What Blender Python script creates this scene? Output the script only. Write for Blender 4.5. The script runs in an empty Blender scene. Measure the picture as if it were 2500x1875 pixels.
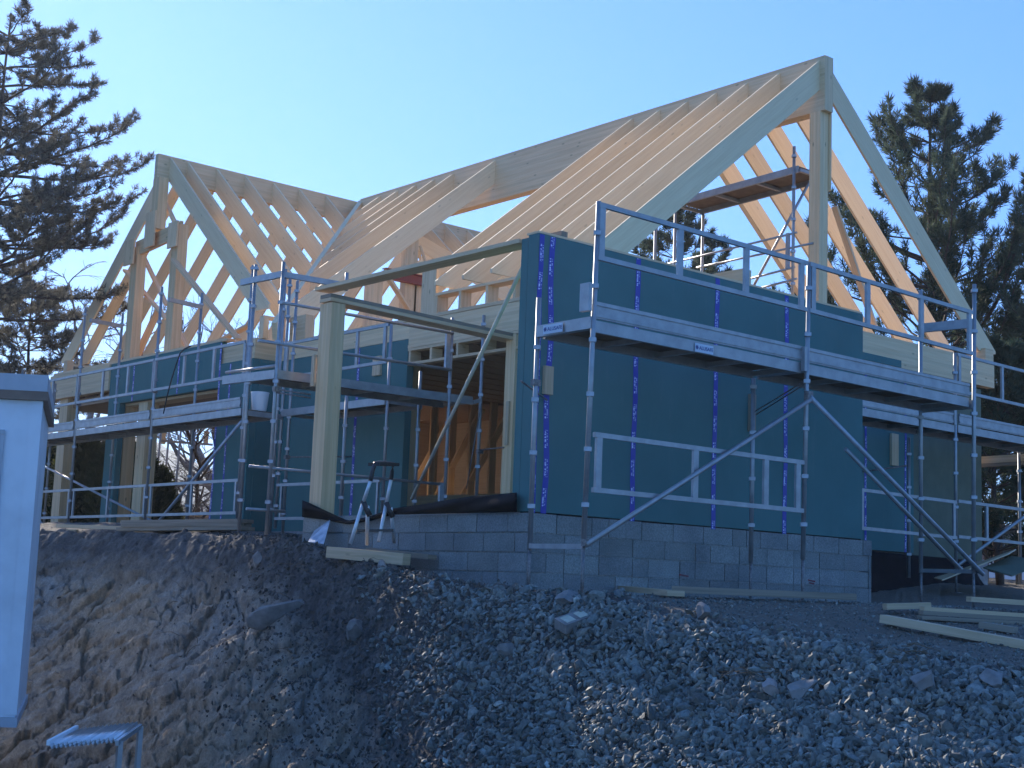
import bpy, math, random
import numpy as np
from mathutils import Vector, Matrix, Euler
random.seed(7); RS = np.random.RandomState(11)
S = bpy.context.scene
COL = S.collection

# ------------------------------------------------------------------ camera
YAW, PITCH, ROLL = math.radians(49.5), math.radians(8.0), math.radians(-2.2)
FPX = 3500.0                                   # focal length in pixels of a 2500 px wide frame
def _axes():
    cy, sy, cp, sp = math.cos(YAW), math.sin(YAW), math.cos(PITCH), math.sin(PITCH)
    F = Vector((cp*cy, cp*sy, sp)); R = Vector((sy, -cy, 0)); D = F.cross(R)
    c, s = math.cos(ROLL), math.sin(ROLL)
    return c*R + s*D, -s*R + c*D, F
CR, CD, CF = _axes()
CAM = Vector((-9.61, -10.91, -0.74))
cd = bpy.data.cameras.new('camera'); cam = bpy.data.objects.new('camera', cd); COL.objects.link(cam)
cd.sensor_width = 36; cd.lens = FPX/2500*36; cd.clip_end = 5000; cd.clip_start = 0.1
m = Matrix.Identity(4)
for i in range(3):
    m[i][0] = CR[i]; m[i][1] = -CD[i]; m[i][2] = -CF[i]; m[i][3] = CAM[i]
cam.matrix_world = m
S.camera = cam
S.render.resolution_x = 1024; S.render.resolution_y = 768

# ------------------------------------------------------------------ sky and sun
SUN_AZ, SUN_EL = math.radians(76.0), math.radians(25.0)      # azimuth measured from +X towards +Y
W = bpy.data.worlds.new('World'); S.world = W; W.use_nodes = True
nt = W.node_tree; bg = nt.nodes['Background']
sky = nt.nodes.new('ShaderNodeTexSky'); sky.sky_type = 'NISHITA'; sky.sun_disc = False
sky.sun_elevation = SUN_EL; sky.sun_rotation = math.pi/2 - SUN_AZ
sky.air_density = 1.0; sky.dust_density = 0.15; sky.ozone_density = 3.5; sky.altitude = 200
tintn = nt.nodes.new('ShaderNodeMix'); tintn.data_type = 'RGBA'; tintn.blend_type = 'MULTIPLY'; tintn.inputs[0].default_value = 1.0
tintn.inputs[7].default_value = (1.15, 2.35, 4.45, 1)
half = nt.nodes.new('ShaderNodeMix'); half.data_type = 'RGBA'; half.blend_type = 'MULTIPLY'; half.inputs[0].default_value = 1.0; half.inputs[7].default_value = (0.25, 0.25, 0.25, 1)
gam = nt.nodes.new('ShaderNodeGamma'); gam.inputs[1].default_value = 0.62            # evens out the bright side of the sky as the phone's exposure did
nt.links.new(sky.outputs[0], half.inputs[6]); nt.links.new(half.outputs[2], gam.inputs[0]); nt.links.new(gam.outputs[0], tintn.inputs[6]); nt.links.new(tintn.outputs[2], bg.inputs[0]); bg.inputs[1].default_value = 0.15
sl = bpy.data.lights.new('sun', 'SUN'); sl.energy = 5.0; sl.angle = math.radians(0.53); sl.color = (1.0, 0.9, 0.76)
so = bpy.data.objects.new('sun', sl); COL.objects.link(so)
sd = Vector((math.cos(SUN_AZ)*math.cos(SUN_EL), math.sin(SUN_AZ)*math.cos(SUN_EL), math.sin(SUN_EL)))
so.rotation_euler = sd.to_track_quat('Z', 'Y').to_euler()
S.view_settings.view_transform = 'Standard'; S.view_settings.look = 'None'
S.view_settings.exposure = 0.7; S.view_settings.gamma = 1.0
S.render.engine = 'CYCLES'
S.cycles.max_bounces = 8; S.cycles.diffuse_bounces = 5

# ------------------------------------------------------------------ survey helper: a sight line of the camera station met with a wall plane
def at(px, py, X=None, Y=None, Z=None):
    d = CR*((px-1250)/FPX) + CD*((py-937.5)/FPX) + CF
    if X is not None: t = (X-CAM.x)/d.x
    elif Y is not None: t = (Y-CAM.y)/d.y
    else: t = (Z-CAM.z)/d.z
    return CAM + d*t
def depth(px, py, dist):
    d = CR*((px-1250)/FPX) + CD*((py-937.5)/FPX) + CF
    return CAM + d*dist

# ------------------------------------------------------------------ materials
MAT = {}
def mat(name, col, rough=0.6, metal=0.0, spec=0.5):
    if name in MAT: return MAT[name]
    m = bpy.data.materials.new(name); m.use_nodes = True
    b = m.node_tree.nodes['Principled BSDF']
    b.inputs['Base Color'].default_value = (*col, 1); b.inputs['Roughness'].default_value = rough
    b.inputs['Metallic'].default_value = metal; b.inputs['Specular IOR Level'].default_value = spec
    MAT[name] = m; return m
def N(m, t, **k):
    n = m.node_tree.nodes.new(t)
    for a, v in k.items():
        if a.startswith('i_'): n.inputs[a[2:].replace('_', ' ')].default_value = v
        else: setattr(n, a, v)
    return n
def L(m, a, b): m.node_tree.links.new(a, b)
def ramp(m, fac, stops):
    r = N(m, 'ShaderNodeValToRGB'); e = r.color_ramp.elements
    while len(e) < len(stops): e.new(0.5)
    for k, (p, c) in enumerate(stops):
        e[k].position = p; e[k].color = (*c, 1)
    L(m, fac, r.inputs[0]); return r
def mixc(m, fac, a, b, mode='MIX'):
    x = N(m, 'ShaderNodeMix', data_type='RGBA', blend_type=mode)
    for s, v in ((x.inputs[0], fac), (x.inputs[6], a), (x.inputs[7], b)):
        if hasattr(v, 'is_linked'): L(m, v, s)
        elif isinstance(v, (int, float)): s.default_value = v
        else: s.default_value = (*v, 1)
    return x.outputs[2]
def bump(m, h, strength, dist=0.01):
    b = N(m, 'ShaderNodeBump'); b.inputs['Strength'].default_value = strength; b.inputs['Distance'].default_value = dist
    L(m, h, b.inputs['Height']); L(m, b.outputs[0], m.node_tree.nodes['Principled BSDF'].inputs['Normal'])
def bsdf(m): return m.node_tree.nodes['Principled BSDF']

def wood(name, c1, c2, lam=False, knots=0.5, rough=0.62):
    m = mat(name, c1, rough)
    uv = N(m, 'ShaderNodeUVMap', uv_map='UVMap')
    mp = N(m, 'ShaderNodeMapping'); mp.inputs['Scale'].default_value = (1.2, 26, 1); L(m, uv.outputs[0], mp.inputs[0])
    n1 = N(m, 'ShaderNodeTexNoise', i_Scale=1.0, i_Detail=4.0, i_Roughness=0.6); L(m, mp.outputs[0], n1.inputs[0])
    n1.inputs['Distortion'].default_value = 0.6
    oi = N(m, 'ShaderNodeObjectInfo')
    base = mixc(m, ramp(m, n1.outputs[0], [(0.35, (0, 0, 0)), (0.68, (1, 1, 1))]).outputs[0], c1, c2)
    # knots
    mk = N(m, 'ShaderNodeMapping'); mk.inputs['Scale'].default_value = (2.6, 6.5, 1); L(m, uv.outputs[0], mk.inputs[0])
    vo = N(m, 'ShaderNodeTexVoronoi', i_Scale=1.0); L(m, mk.outputs[0], vo.inputs[0]); vo.inputs['Randomness'].default_value = 1.0
    kr = ramp(m, vo.outputs['Distance'], [(0.05, (1, 1, 1)), (0.13, (0, 0, 0))])
    km = N(m, 'ShaderNodeMath', operation='MULTIPLY'); km.inputs[1].default_value = knots; L(m, kr.outputs[0], km.inputs[0])
    base = mixc(m, km.outputs[0], base, tuple(x*0.38 for x in c2))
    if lam:
        sp = N(m, 'ShaderNodeSeparateXYZ'); L(m, uv.outputs[0], sp.inputs[0])
        mu = N(m, 'ShaderNodeMath', operation='MULTIPLY'); mu.inputs[1].default_value = 1/0.045; L(m, sp.outputs[1], mu.inputs[0])
        fl = N(m, 'ShaderNodeMath', operation='FLOOR'); L(m, mu.outputs[0], fl.inputs[0])
        wn = N(m, 'ShaderNodeTexWhiteNoise', noise_dimensions='1D'); L(m, fl.outputs[0], wn.inputs['W'])
        v = N(m, 'ShaderNodeMapRange'); v.inputs[3].default_value = 0.92; v.inputs[4].default_value = 1.05; L(m, wn.outputs[0], v.inputs[0])
        hs = N(m, 'ShaderNodeHueSaturation'); L(m, v.outputs[0], hs.inputs['Value']); L(m, base, hs.inputs['Color']); base = hs.outputs[0]
        fr = N(m, 'ShaderNodeMath', operation='FRACT'); L(m, mu.outputs[0], fr.inputs[0])
        r2 = ramp(m, fr.outputs[0], [(0.0, (0.80, 0.80, 0.80)), (0.06, (1, 1, 1))])
        base = mixc(m, 0.8, base, r2.outputs[0], 'MULTIPLY')
    v2 = N(m, 'ShaderNodeMapRange'); v2.inputs[3].default_value = 0.85; v2.inputs[4].default_value = 1.1; L(m, oi.outputs['Random'], v2.inputs[0])
    h2 = N(m, 'ShaderNodeHueSaturation'); L(m, v2.outputs[0], h2.inputs['Value']); L(m, base, h2.inputs['Color'])
    L(m, h2.outputs[0], bsdf(m).inputs['Base Color'])
    bump(m, n1.outputs[0], 0.15, 0.003)
    return m
M_RAFT = wood('spruce_rafter', (0.86, 0.67, 0.42), (0.78, 0.58, 0.34), knots=0.35)
M_STUD = wood('spruce_stud', (0.82, 0.59, 0.36), (0.68, 0.46, 0.26), knots=0.7)
M_GLU = wood('glulam', (0.82, 0.60, 0.36), (0.73, 0.50, 0.28), lam=True, knots=0.6)
M_POST = wood('glulam_post', (0.86, 0.61, 0.35), (0.76, 0.50, 0.26), lam=True, knots=0.8)
M_PLANK = wood('weathered_plank', (0.34, 0.28, 0.21), (0.22, 0.18, 0.13), knots=0.5, rough=0.75)
M_NEWPLANK = wood('pale_plank', (0.68, 0.50, 0.32), (0.54, 0.39, 0.23), knots=0.4)
M_BOARD = wood('chipboard', (0.48, 0.38, 0.28), (0.40, 0.31, 0.22), knots=0.1)
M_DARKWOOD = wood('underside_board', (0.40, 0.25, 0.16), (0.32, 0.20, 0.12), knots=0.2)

def noisy(name, c1, c2, scale=8, rough=0.7, metal=0.0, bmp=0.0, bd=0.01, detail=5, lo=0.35, hi=0.65):
    m = mat(name, c1, rough, metal)
    tc = N(m, 'ShaderNodeTexCoord')
    n = N(m, 'ShaderNodeTexNoise', i_Scale=float(scale), i_Detail=float(detail), i_Roughness=0.6); L(m, tc.outputs['Object'], n.inputs[0])
    r = ramp(m, n.outputs[0], [(lo, c1), (hi, c2)])
    L(m, r.outputs[0], bsdf(m).inputs['Base Color'])
    if bmp: bump(m, n.outputs[0], bmp, bd)
    return m
M_TEAL = noisy('teal_sheathing', (0.044, 0.158, 0.158), (0.054, 0.182, 0.182), 1.3, 0.75)
_tc = N(M_TEAL, 'ShaderNodeTexCoord'); _mp = N(M_TEAL, 'ShaderNodeMapping'); _mp.inputs['Scale'].default_value = (6, 6, 1.2); L(M_TEAL, _tc.outputs['Object'], _mp.inputs[0])
_n = N(M_TEAL, 'ShaderNodeTexNoise', i_Scale=1.0, i_Detail=9.0, i_Roughness=0.75); L(M_TEAL, _mp.outputs[0], _n.inputs[0])
_src = bsdf(M_TEAL).inputs['Base Color'].links[0].from_socket
L(M_TEAL, mixc(M_TEAL, ramp(M_TEAL, _n.outputs[0], [(.55, (0, 0, 0)), (.72, (.28, .28, .28))]).outputs[0], _src, (.12, .22, .22)), bsdf(M_TEAL).inputs['Base Color']); bump(M_TEAL, _n.outputs[0], .12, .01)
M_ALU = noisy('scaffold_aluminium', (0.30, 0.31, 0.32), (0.39, 0.40, 0.41), 7, 0.45, 0.6, 0.05, 0.002)
M_ALUD = noisy('dull_aluminium', (0.34, 0.36, 0.39), (0.46, 0.48, 0.52), 9, 0.5, 0.5)
M_STEEL = noisy('galvanised_coupler', (0.15, 0.14, 0.14), (0.30, 0.28, 0.27), 40, 0.55, 0.6)
M_PLY = noisy('deck_plywood', (0.09, 0.065, 0.045), (0.15, 0.11, 0.075), 7, 0.7)
M_BLACK = noisy('black_membrane', (0.008, 0.009, 0.012), (0.015, 0.016, 0.020), 5, 0.7, 0, 0.15, 0.01)
bsdf(M_BLACK).inputs['Specular IOR Level'].default_value = 0.05
M_DARK = noisy('black_plastic', (0.02, 0.02, 0.022), (0.035, 0.035, 0.037), 20, 0.45)
M_RED = noisy('red_primed_steel', (0.22, 0.025, 0.02), (0.28, 0.035, 0.03), 4, 0.55)
M_HUT = noisy('white_cabin_panel', (0.56, 0.57, 0.60), (0.74, 0.76, 0.80), 1.6, 0.5, lo=.25, hi=.55, detail=8)
M_HUTD = noisy('grey_cabin_trim', (0.38, 0.40, 0.44), (0.46, 0.48, 0.52), 3, 0.5)
M_HUTB = noisy('brown_cabin_strip', (0.16, 0.10, 0.075), (0.22, 0.14, 0.10), 6, 0.6)
M_WHITE = noisy('white_plastic', (0.72, 0.74, 0.76), (0.80, 0.82, 0.83), 3, 0.45)
M_CLEAR = noisy('crumpled_plastic', (0.30, 0.36, 0.44), (0.55, 0.60, 0.68), 9, 0.25, 0, 0.6, 0.02)
M_OLIVE = noisy('olive_board', (0.10, 0.13, 0.09), (0.13, 0.16, 0.11), 3, 0.7)
M_RUST = noisy('rust_red_cloth', (0.30, 0.08, 0.04), (0.40, 0.13, 0.06), 9, 0.9)
M_CORR = noisy('corrugated_sheet', (0.70, 0.71, 0.72), (0.80, 0.81, 0.82), 6, 0.28, 0.8)

def tape_mat():
    m = mat('blue_tape', (0.02, 0.04, 0.45), 0.35)
    uv = N(m, 'ShaderNodeUVMap', uv_map='UVMap'); sp = N(m, 'ShaderNodeSeparateXYZ'); L(m, uv.outputs[0], sp.inputs[0])
    mu = N(m, 'ShaderNodeMath', operation='MULTIPLY'); mu.inputs[1].default_value = 1/0.30; L(m, sp.outputs[0], mu.inputs[0])
    fr = N(m, 'ShaderNodeMath', operation='FRACT'); L(m, mu.outputs[0], fr.inputs[0])
    win = ramp(m, fr.outputs[0], [(0.0, (0, 0, 0)), (0.36, (1, 1, 1)), (0.98, (0, 0, 0))]); win.color_ramp.interpolation = 'CONSTANT'
    mp = N(m, 'ShaderNodeMapping'); mp.inputs['Scale'].default_value = (70, 26, 1); L(m, uv.outputs[0], mp.inputs[0])
    n = N(m, 'ShaderNodeTexNoise', i_Scale=1.0, i_Detail=3.0); L(m, mp.outputs[0], n.inputs[0])
    nr = ramp(m, n.outputs[0], [(0.46, (0, 0, 0)), (0.54, (1, 1, 1))])
    a = N(m, 'ShaderNodeMath', operation='MULTIPLY'); L(m, win.outputs[0], a.inputs[0]); L(m, nr.outputs[0], a.inputs[1])
    # two rows of lettering along the strip
    ab = ramp(m, sp.outputs[1], [(0.0, (0, 0, 0)), (0.012, (1, 1, 1)), (0.032, (0.15, 0.15, 0.15)), (0.045, (0.7, 0.7, 0.7)), (0.058, (0, 0, 0))]); ab.color_ramp.interpolation = 'CONSTANT'
    b2 = N(m, 'ShaderNodeMath', operation='MULTIPLY'); L(m, a.outputs[0], b2.inputs[0]); L(m, ab.outputs[0], b2.inputs[1])
    c = mixc(m, b2.outputs[0], (0.012, 0.025, 0.36), (0.62, 0.68, 0.9)); L(m, c, bsdf(m).inputs['Base Color'])
    return m
M_TAPE = tape_mat()

def block_mat():
    m = mat('concrete_block', (0.2, 0.2, 0.2), 0.9)
    tc = N(m, 'ShaderNodeTexCoord')
    n = N(m, 'ShaderNodeTexNoise', i_Scale=60.0, i_Detail=6.0, i_Roughness=0.7); L(m, tc.outputs['Object'], n.inputs[0])
    n2 = N(m, 'ShaderNodeTexNoise', i_Scale=2.2, i_Detail=4.0); L(m, tc.outputs['Object'], n2.inputs[0])
    r = ramp(m, n.outputs[0], [(0.3, (0.17, 0.18, 0.17)), (0.7, (0.38, 0.39, 0.37))])
    r2 = ramp(m, n2.outputs[0], [(0.3, (0.72, 0.74, 0.76)), (0.7, (1.1, 1.1, 1.1))])
    at_ = N(m, 'ShaderNodeAttribute', attribute_name='tint')
    c = mixc(m, 1.0, r.outputs[0], r2.outputs[0], 'MULTIPLY'); c = mixc(m, 1.0, c, at_.outputs['Color'], 'MULTIPLY')
    L(m, c, bsdf(m).inputs['Base Color']); bump(m, n.outputs[0], 0.7, 0.01)
    return m
M_BLOCK = block_mat()
M_MORTAR = noisy('mortar', (0.20, 0.21, 0.20), (0.40, 0.41, 0.39), 20, 0.95, 0, 0.5, 0.01)
M_CONC = noisy('concrete', (0.24, 0.24, 0.24), (0.36, 0.36, 0.35), 12, 0.9, 0, 0.4, 0.01)
M_REDPAINT = noisy('red_spray_mark', (0.30, 0.03, 0.05), (0.16, 0.06, 0.07), 15, 0.8)

# ------------------------------------------------------------------ objects, names, labels
def tag(o, label=None, cat=None, group=None, kind=None):
    if label: o['label'] = label
    if cat: o['category'] = cat
    if group: o['group'] = group
    if kind: o['kind'] = kind
    return o
def thing(name, label, cat, loc=(0, 0, 0), group=None):
    o = bpy.data.objects.new(name, None); COL.objects.link(o); o.location = loc; o.empty_display_size = 0.3
    return tag(o, label, cat, group)
class MB:
    """collects shapes and links them as ONE mesh object"""
    def __init__(s): s.v = []; s.f = []; s.uv = []; s.sm = []; s.tint = None
    def quad(s, pts, uvs=None, smooth=False):
        b = len(s.v); s.v += [Vector(p) for p in pts]; s.f.append(tuple(range(b, b+len(pts))))
        s.uv.append(uvs or [(0, 0)]*len(pts)); s.sm.append(smooth); return s
    def box(s, c, size, rot=None):
        hx, hy, hz = [a/2 for a in size]; c = Vector(c)
        ax = [Vector((1, 0, 0)), Vector((0, 1, 0)), Vector((0, 0, 1))]
        if rot is not None: ax = [rot @ a for a in ax]
        return s._b(c, ax, (hx, hy, hz))
    def _b(s, c, ax, h):
        L_ = max(range(3), key=lambda i: h[i])          # grain follows the longest side
        off = random.random()*20
        def face(n, u, v):
            sg = n[1]; n = n[0]
            p = [c + ax[n]*h[n]*sg + ax[u]*h[u]*a + ax[v]*h[v]*b for a, b in ((-1, -1), (1, -1), (1, 1), (-1, 1))]
            uvs = [((a+1)*h[u], (b+1)*h[v]) for a, b in ((-1, -1), (1, -1), (1, 1), (-1, 1))]
            if v == L_: uvs = [(y, x) for x, y in uvs]
            uvs = [(x+off, y) for x, y in uvs]
            if sg < 0: p.reverse(); uvs.reverse()
            s.quad(p, uvs)
        for sg in (1, -1):
            face((0, sg), 1, 2); face((1, sg), 2, 0); face((2, sg), 0, 1)
        return s
    def b6(s, x0, x1, y0, y1, z0, z1): return s.box(((x0+x1)/2, (y0+y1)/2, (z0+z1)/2), (abs(x1-x0), abs(y1-y0), abs(z1-z0)))
    def beam(s, a, b, w, h, up=(0, 0, 1)):
        a, b = Vector(a), Vector(b); d = (b-a); ln = d.length; d.normalize(); up = Vector(up)
        sd_ = d.cross(up)
        if sd_.length < 1e-4: sd_ = d.cross(Vector((0, 1, 0)))
        sd_.normalize(); u = sd_.cross(d)
        return s._b((a+b)/2, [d, sd_, u], (ln/2, w/2, h/2))
    def tube(s, pts, r, n=8, cap=True, r2=None):
        pts = [Vector(p) for p in pts]; rings = []; b0 = len(s.v)
        for i, p in enumerate(pts):
            d = (pts[min(i+1, len(pts)-1)] - pts[max(i-1, 0)]).normalized()
            u = d.cross(Vector((0, 0, 1)));
            if u.length < 1e-3: u = d.cross(Vector((1, 0, 0)))
            u.normalize(); w = d.cross(u)
            rr = r if r2 is None else r + (r2-r)*i/(len(pts)-1)
            if isinstance(r, (list, tuple)): rr = r[i]
            for k in range(n):
                a = 2*math.pi*k/n; s.v.append(p + u*math.cos(a)*rr + w*math.sin(a)*rr)
        for i in range(len(pts)-1):
            for k in range(n):
                k2 = (k+1) % n; s.f.append((b0+i*n+k, b0+i*n+k2, b0+(i+1)*n+k2, b0+(i+1)*n+k)); s.uv.append([(0, 0)]*4); s.sm.append(True)
        if cap:
            s.f.append(tuple(b0+k for k in reversed(range(n)))); s.uv.append([(0, 0)]*n); s.sm.append(False)
            s.f.append(tuple(b0+(len(pts)-1)*n+k for k in range(n))); s.uv.append([(0, 0)]*n); s.sm.append(False)
        return s
    def prism(s, poly, axis, c0, c1):
        """polygon (pairs) extruded along axis 'x' or 'y'; poly gives (y,z) or (x,z)"""
        def P(p, c): return Vector((c, p[0], p[1])) if axis == 'x' else Vector((p[0], c, p[1]))
        off = random.random()*20
        le = max(range(len(poly)), key=lambda i: math.dist(poly[i], poly[(i+1) % len(poly)])); pa, pb = poly[le], poly[(le+1) % len(poly)]
        d = Vector((pb[0]-pa[0], pb[1]-pa[1])).normalized()
        uv = lambda p: (p[0]*d.x+p[1]*d.y+off, -p[0]*d.y+p[1]*d.x+off)
        s.quad([P(p, c0) for p in poly], [uv(p) for p in poly]); s.quad([P(p, c1) for p in reversed(poly)], [uv(p) for p in reversed(poly)])
        n = len(poly)
        for i in range(n):
            a, b = poly[i], poly[(i+1) % n]
            s.quad([P(b, c0), P(a, c0), P(a, c1), P(b, c1)], [(uv(b)[0], 0), (uv(a)[0], 0), (uv(a)[0], abs(c1-c0)), (uv(b)[0], abs(c1-c0))])
        return s
    def build(s, name, m, parent=None, bevel=0, tint=None):
        me = bpy.data.meshes.new(name); base = Vector((0, 0, 0))
        if parent is not None:
            q = parent
            while q is not None: base += q.location; q = q.parent
        me.from_pydata([v-base for v in s.v], [], s.f)
        uvl = me.uv_layers.new(name='UVMap'); flat = [c for f in s.uv for p in f for c in p]
        uvl.data.foreach_set('uv', flat)
        me.polygons.foreach_set('use_smooth', s.sm)
        if tint is not None:
            at_ = me.color_attributes.new('tint', 'FLOAT_COLOR', 'CORNER')
            cols = []
            for k, f in enumerate(s.f): cols += list(tint[k])*len(f)
            at_.data.foreach_set('color', cols)
        me.materials.append(m); me.update()
        import bmesh
        bm = bmesh.new(); bm.from_mesh(me); bmesh.ops.recalc_face_normals(bm, faces=bm.faces); bm.to_mesh(me); bm.free()
        o = bpy.data.objects.new(name, me); COL.objects.link(o); o.parent = parent
        if bevel:
            b = o.modifiers.new('bevel', 'BEVEL'); b.width = bevel; b.segments = 2; b.limit_method = 'ANGLE'
        return o

# ------------------------------------------------------------------ noise
def _hash(ix, iy, iz, seed=0):
    h = (ix*374761393 + iy*668265263 + iz*1442695041 + seed*974634777) & 0xffffffff
    h = ((h ^ (h >> 13))*1274126177) & 0xffffffff
    return ((h ^ (h >> 16)) & 0xffff)/65535.0
def vnoise(x, y, z, seed=0):
    xi, yi, zi = np.floor(x).astype(np.int64), np.floor(y).astype(np.int64), np.floor(z).astype(np.int64)
    fx, fy, fz = x-xi, y-yi, z-zi
    fx, fy, fz = [t*t*(3-2*t) for t in (fx, fy, fz)]
    r = 0
    for dx in (0, 1):
        for dy in (0, 1):
            for dz in (0, 1):
                r = r + _hash(xi+dx, yi+dy, zi+dz, seed)*(fx if dx else 1-fx)*(fy if dy else 1-fy)*(fz if dz else 1-fz)
    return r*2-1
def fbm(x, y, z, o=5, seed=0, ridge=False, g=0.5):
    a, t, s_ = 1.0, 0.0, 0.0
    for k in range(o):
        n = vnoise(x*2**k, y*2**k, z*2**k, seed+k)
        if ridge: n = 1-2*np.abs(n)
        t = t + a*n; s_ += a; a *= g
    return t/s_
def worley(x, y, z, seed=0):
    """F1, F2-F1 and the cell's random value"""
    xi, yi, zi = np.floor(x).astype(np.int64), np.floor(y).astype(np.int64), np.floor(z).astype(np.int64)
    f1 = np.full(x.shape, 9.0); f2 = np.full(x.shape, 9.0); idv = np.zeros(x.shape)
    for dx in (-1, 0, 1):
        for dy in (-1, 0, 1):
            for dz in (-1, 0, 1):
                cx, cy, cz = xi+dx, yi+dy, zi+dz
                px = cx+_hash(cx, cy, cz, seed); py = cy+_hash(cx, cy, cz, seed+1); pz = cz+_hash(cx, cy, cz, seed+2)
                d = np.sqrt((px-x)**2+(py-y)**2+(pz-z)**2); c = _hash(cx, cy, cz, seed+3)
                lt = d < f1; f2 = np.where(lt, f1, np.minimum(f2, d)); idv = np.where(lt, c, idv); f1 = np.where(lt, d, f1)
    return f1, f2-f1, idv

# ------------------------------------------------------------------ ground: one polar sheet round the camera station
HX = CF.x/math.hypot(CF.x, CF.y); HY = CF.y/math.hypot(CF.x, CF.y)     # level forward
# columns are bearings given as a frame column (2500 wide); d is distance forward in metres
CX = np.array([-1500, -400, 80, 300, 600, 750, 850, 1000, 1200, 1400, 1700, 2100, 2500, 3600.])
CDI = np.array([24, 22, 21.3, 20.2, 18.0, 16.8, 16.0, 14.8, 13.4, 12.6, 11.5, 10.5, 9.7, 9.])
CZ = np.array([-.3, -.25, -.22, -.23, -.26, -.37, -.53, -.66, -.76, -.80, -.90, -1.06, -1.16, -1.3])
SL = np.array([.7, .7, .72, .75, .8, .8, .78, .72, .66, .62, .58, .52, .5, .45])
FL = np.array([-3.4, -3.4, -3.3, -3.3, -3.2, -3.1, -3.0, -2.9, -2.75, -2.65, -2.6, -2.5, -2.5, -2.5])
def world_xy(px, d):
    lat = (px-1250)/FPX*d
    return CAM.x + HX*d + HY*lat, CAM.y + HY*d - HX*lat
def house_z(X, Y):
    """level of the made ground beside the house"""
    # west terrace sits near -0.02, the front of the block wall at -0.80
    t = np.clip((Y-0.0)/5.5, 0, 1); t = t*t*(3-2*t)
    left = -0.80 + 0.58*t
    left = np.where(Y > 5.5, -0.22 + np.clip((Y-5.5)/4, 0, 1)*0.20, left)
    rgt = np.clip((X-6.9)/3.2, 0, 1)
    r2 = -0.80 + np.clip((Y+0.4)/2.0, 0, 1)*0.35*rgt
    k = np.clip(X/0.6, 0, 1)*np.where(Y < 3.0, 1, 0)
    return left*(1-k) + r2*k
def terrain(px, d, displace=True):
    px = np.asarray(px, float); d = np.asarray(d, float)
    cdist, cz, sl, fl = [np.interp(px, CX, t) for t in (CDI, CZ, SL, FL)]
    X, Y = world_xy(px, d)
    # behind crest
    hz = house_z(X, Y)
    t = np.clip((d-cdist)/np.interp(px, [0, 700, 1000, 1400, 2500], [3.0, 1.2, 1.0, 1.2, 3.5]), 0, 1); t = t*t*(3-2*t)
    back = cz*(1-t) + hz*t
    far = np.clip((d-34)/60, 0, 1); back = back*(1-far) + (-3.0)*far
    # bank
    e = cdist - d
    floor_ = fl*np.clip((d-11)/4, 0, 1) + (-2.5)*(1-np.clip((d-11)/4, 0, 1))
    bank = cz - sl*np.maximum(e, 0) * (0.35+0.65*np.clip(e/0.8, 0, 1))
    f = np.maximum(bank, floor_)
    z = np.where(d >= cdist, back, f)
    onbank = np.clip(e/0.6+0.2, 0, 1)*np.clip((z-floor_)/0.25, 0, 1)
    n0 = vnoise(px*0.013, d*2.0, d*0, 77) + .5*vnoise(px*0.04, d*6.0, d*0, 78)
    rockw = np.clip((930-px - np.clip(1.6-e, -3, 2)*190)/160, 0, 1)*np.clip((e-0.45)/0.5, 0, 1)
    rockw = np.maximum(rockw, np.clip((e-3.0-np.clip((px-900)/300, 0, 4))/0.5, 0, 1)*np.clip((1400-px)/300, 0, 1))
    gb = 980 + np.clip(1.1-e, -3, 1)*-40 + np.clip(e-1.6, 0, 9)*110
    grav = np.clip((px-gb+60*n0)/200, 0, 1)*np.clip((e+0.15)/0.2, 0, 1)
    if displace:
        n1 = fbm(X*0.9, Y*0.9, z*0.9, 4, 3); n2 = fbm(X*4, Y*4, z*4, 4, 9); n3 = fbm(X*14, Y*14, z*14, 3, 21)
        # tilted strata on the rock cut
        u = (X*HY - Y*HX); w = z*0.83 - u*0.50 ; v = u*0.83 + z*0.5
        wr = w + 0.16*fbm(X*1.3, Y*1.3, z*1.3, 4, 31)
        f1, f21, cid = worley(v*0.85+0.25*n1, wr*2.4, d*0.5+0.2*n2, 41)
        g1, g21, gid = worley(v*2.6+0.3*n2, wr*7.5, d*1.5, 51)
        t1 = wr*1.7 + 0.5*cid; t2 = wr*6.3 + 0.35*v + 0.6*gid
        saw = lambda t: (t-np.floor(t))
        rock = 0.20*(saw(t1)-0.5)*0.7 + 0.075*(saw(t2)-0.5)*(0.4+cid) + (cid-0.5)*0.20 + (gid-0.5)*0.12 + 0.055*fbm(X*6, Y*6, z*10, 5, 61, True) - 0.10*np.exp(-(f21/0.03)**2) - 0.04*np.exp(-(g21/0.05)**2) + 0.08*n1 + 0.012*n3
        soil = 0.09*n1 + 0.075*n2 + 0.055*n3 + 0.03*fbm(X*9, Y*9, z*9, 3, 71, True)
        grv = 0.12*n1 + 0.03*n2
        amp_soil = np.where(d > cdist+0.1, 0.28, 1.0)
        near_h = np.clip((d-cdist)/1.5, 0, 1)
        base = soil*amp_soil
        base = base*(1-rockw) + (rock+0.0)*rockw
        base = base*(1-grav) + grv*grav
        low = np.clip((d-9)/2, 0.1, 1)
        base = base*low*np.where(d > 40, 0.3, 1)
        kn = np.clip(e/0.5, 0, 1)*np.clip((z-floor_)/0.3, 0, 1)
        z = z + base*(1-0.35*kn); X, Y = world_xy(px, d - 0.62*base*kn)
    return X, Y, z, rockw*onbank, grav*np.clip(e/0.2+1, 0, 1)

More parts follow.
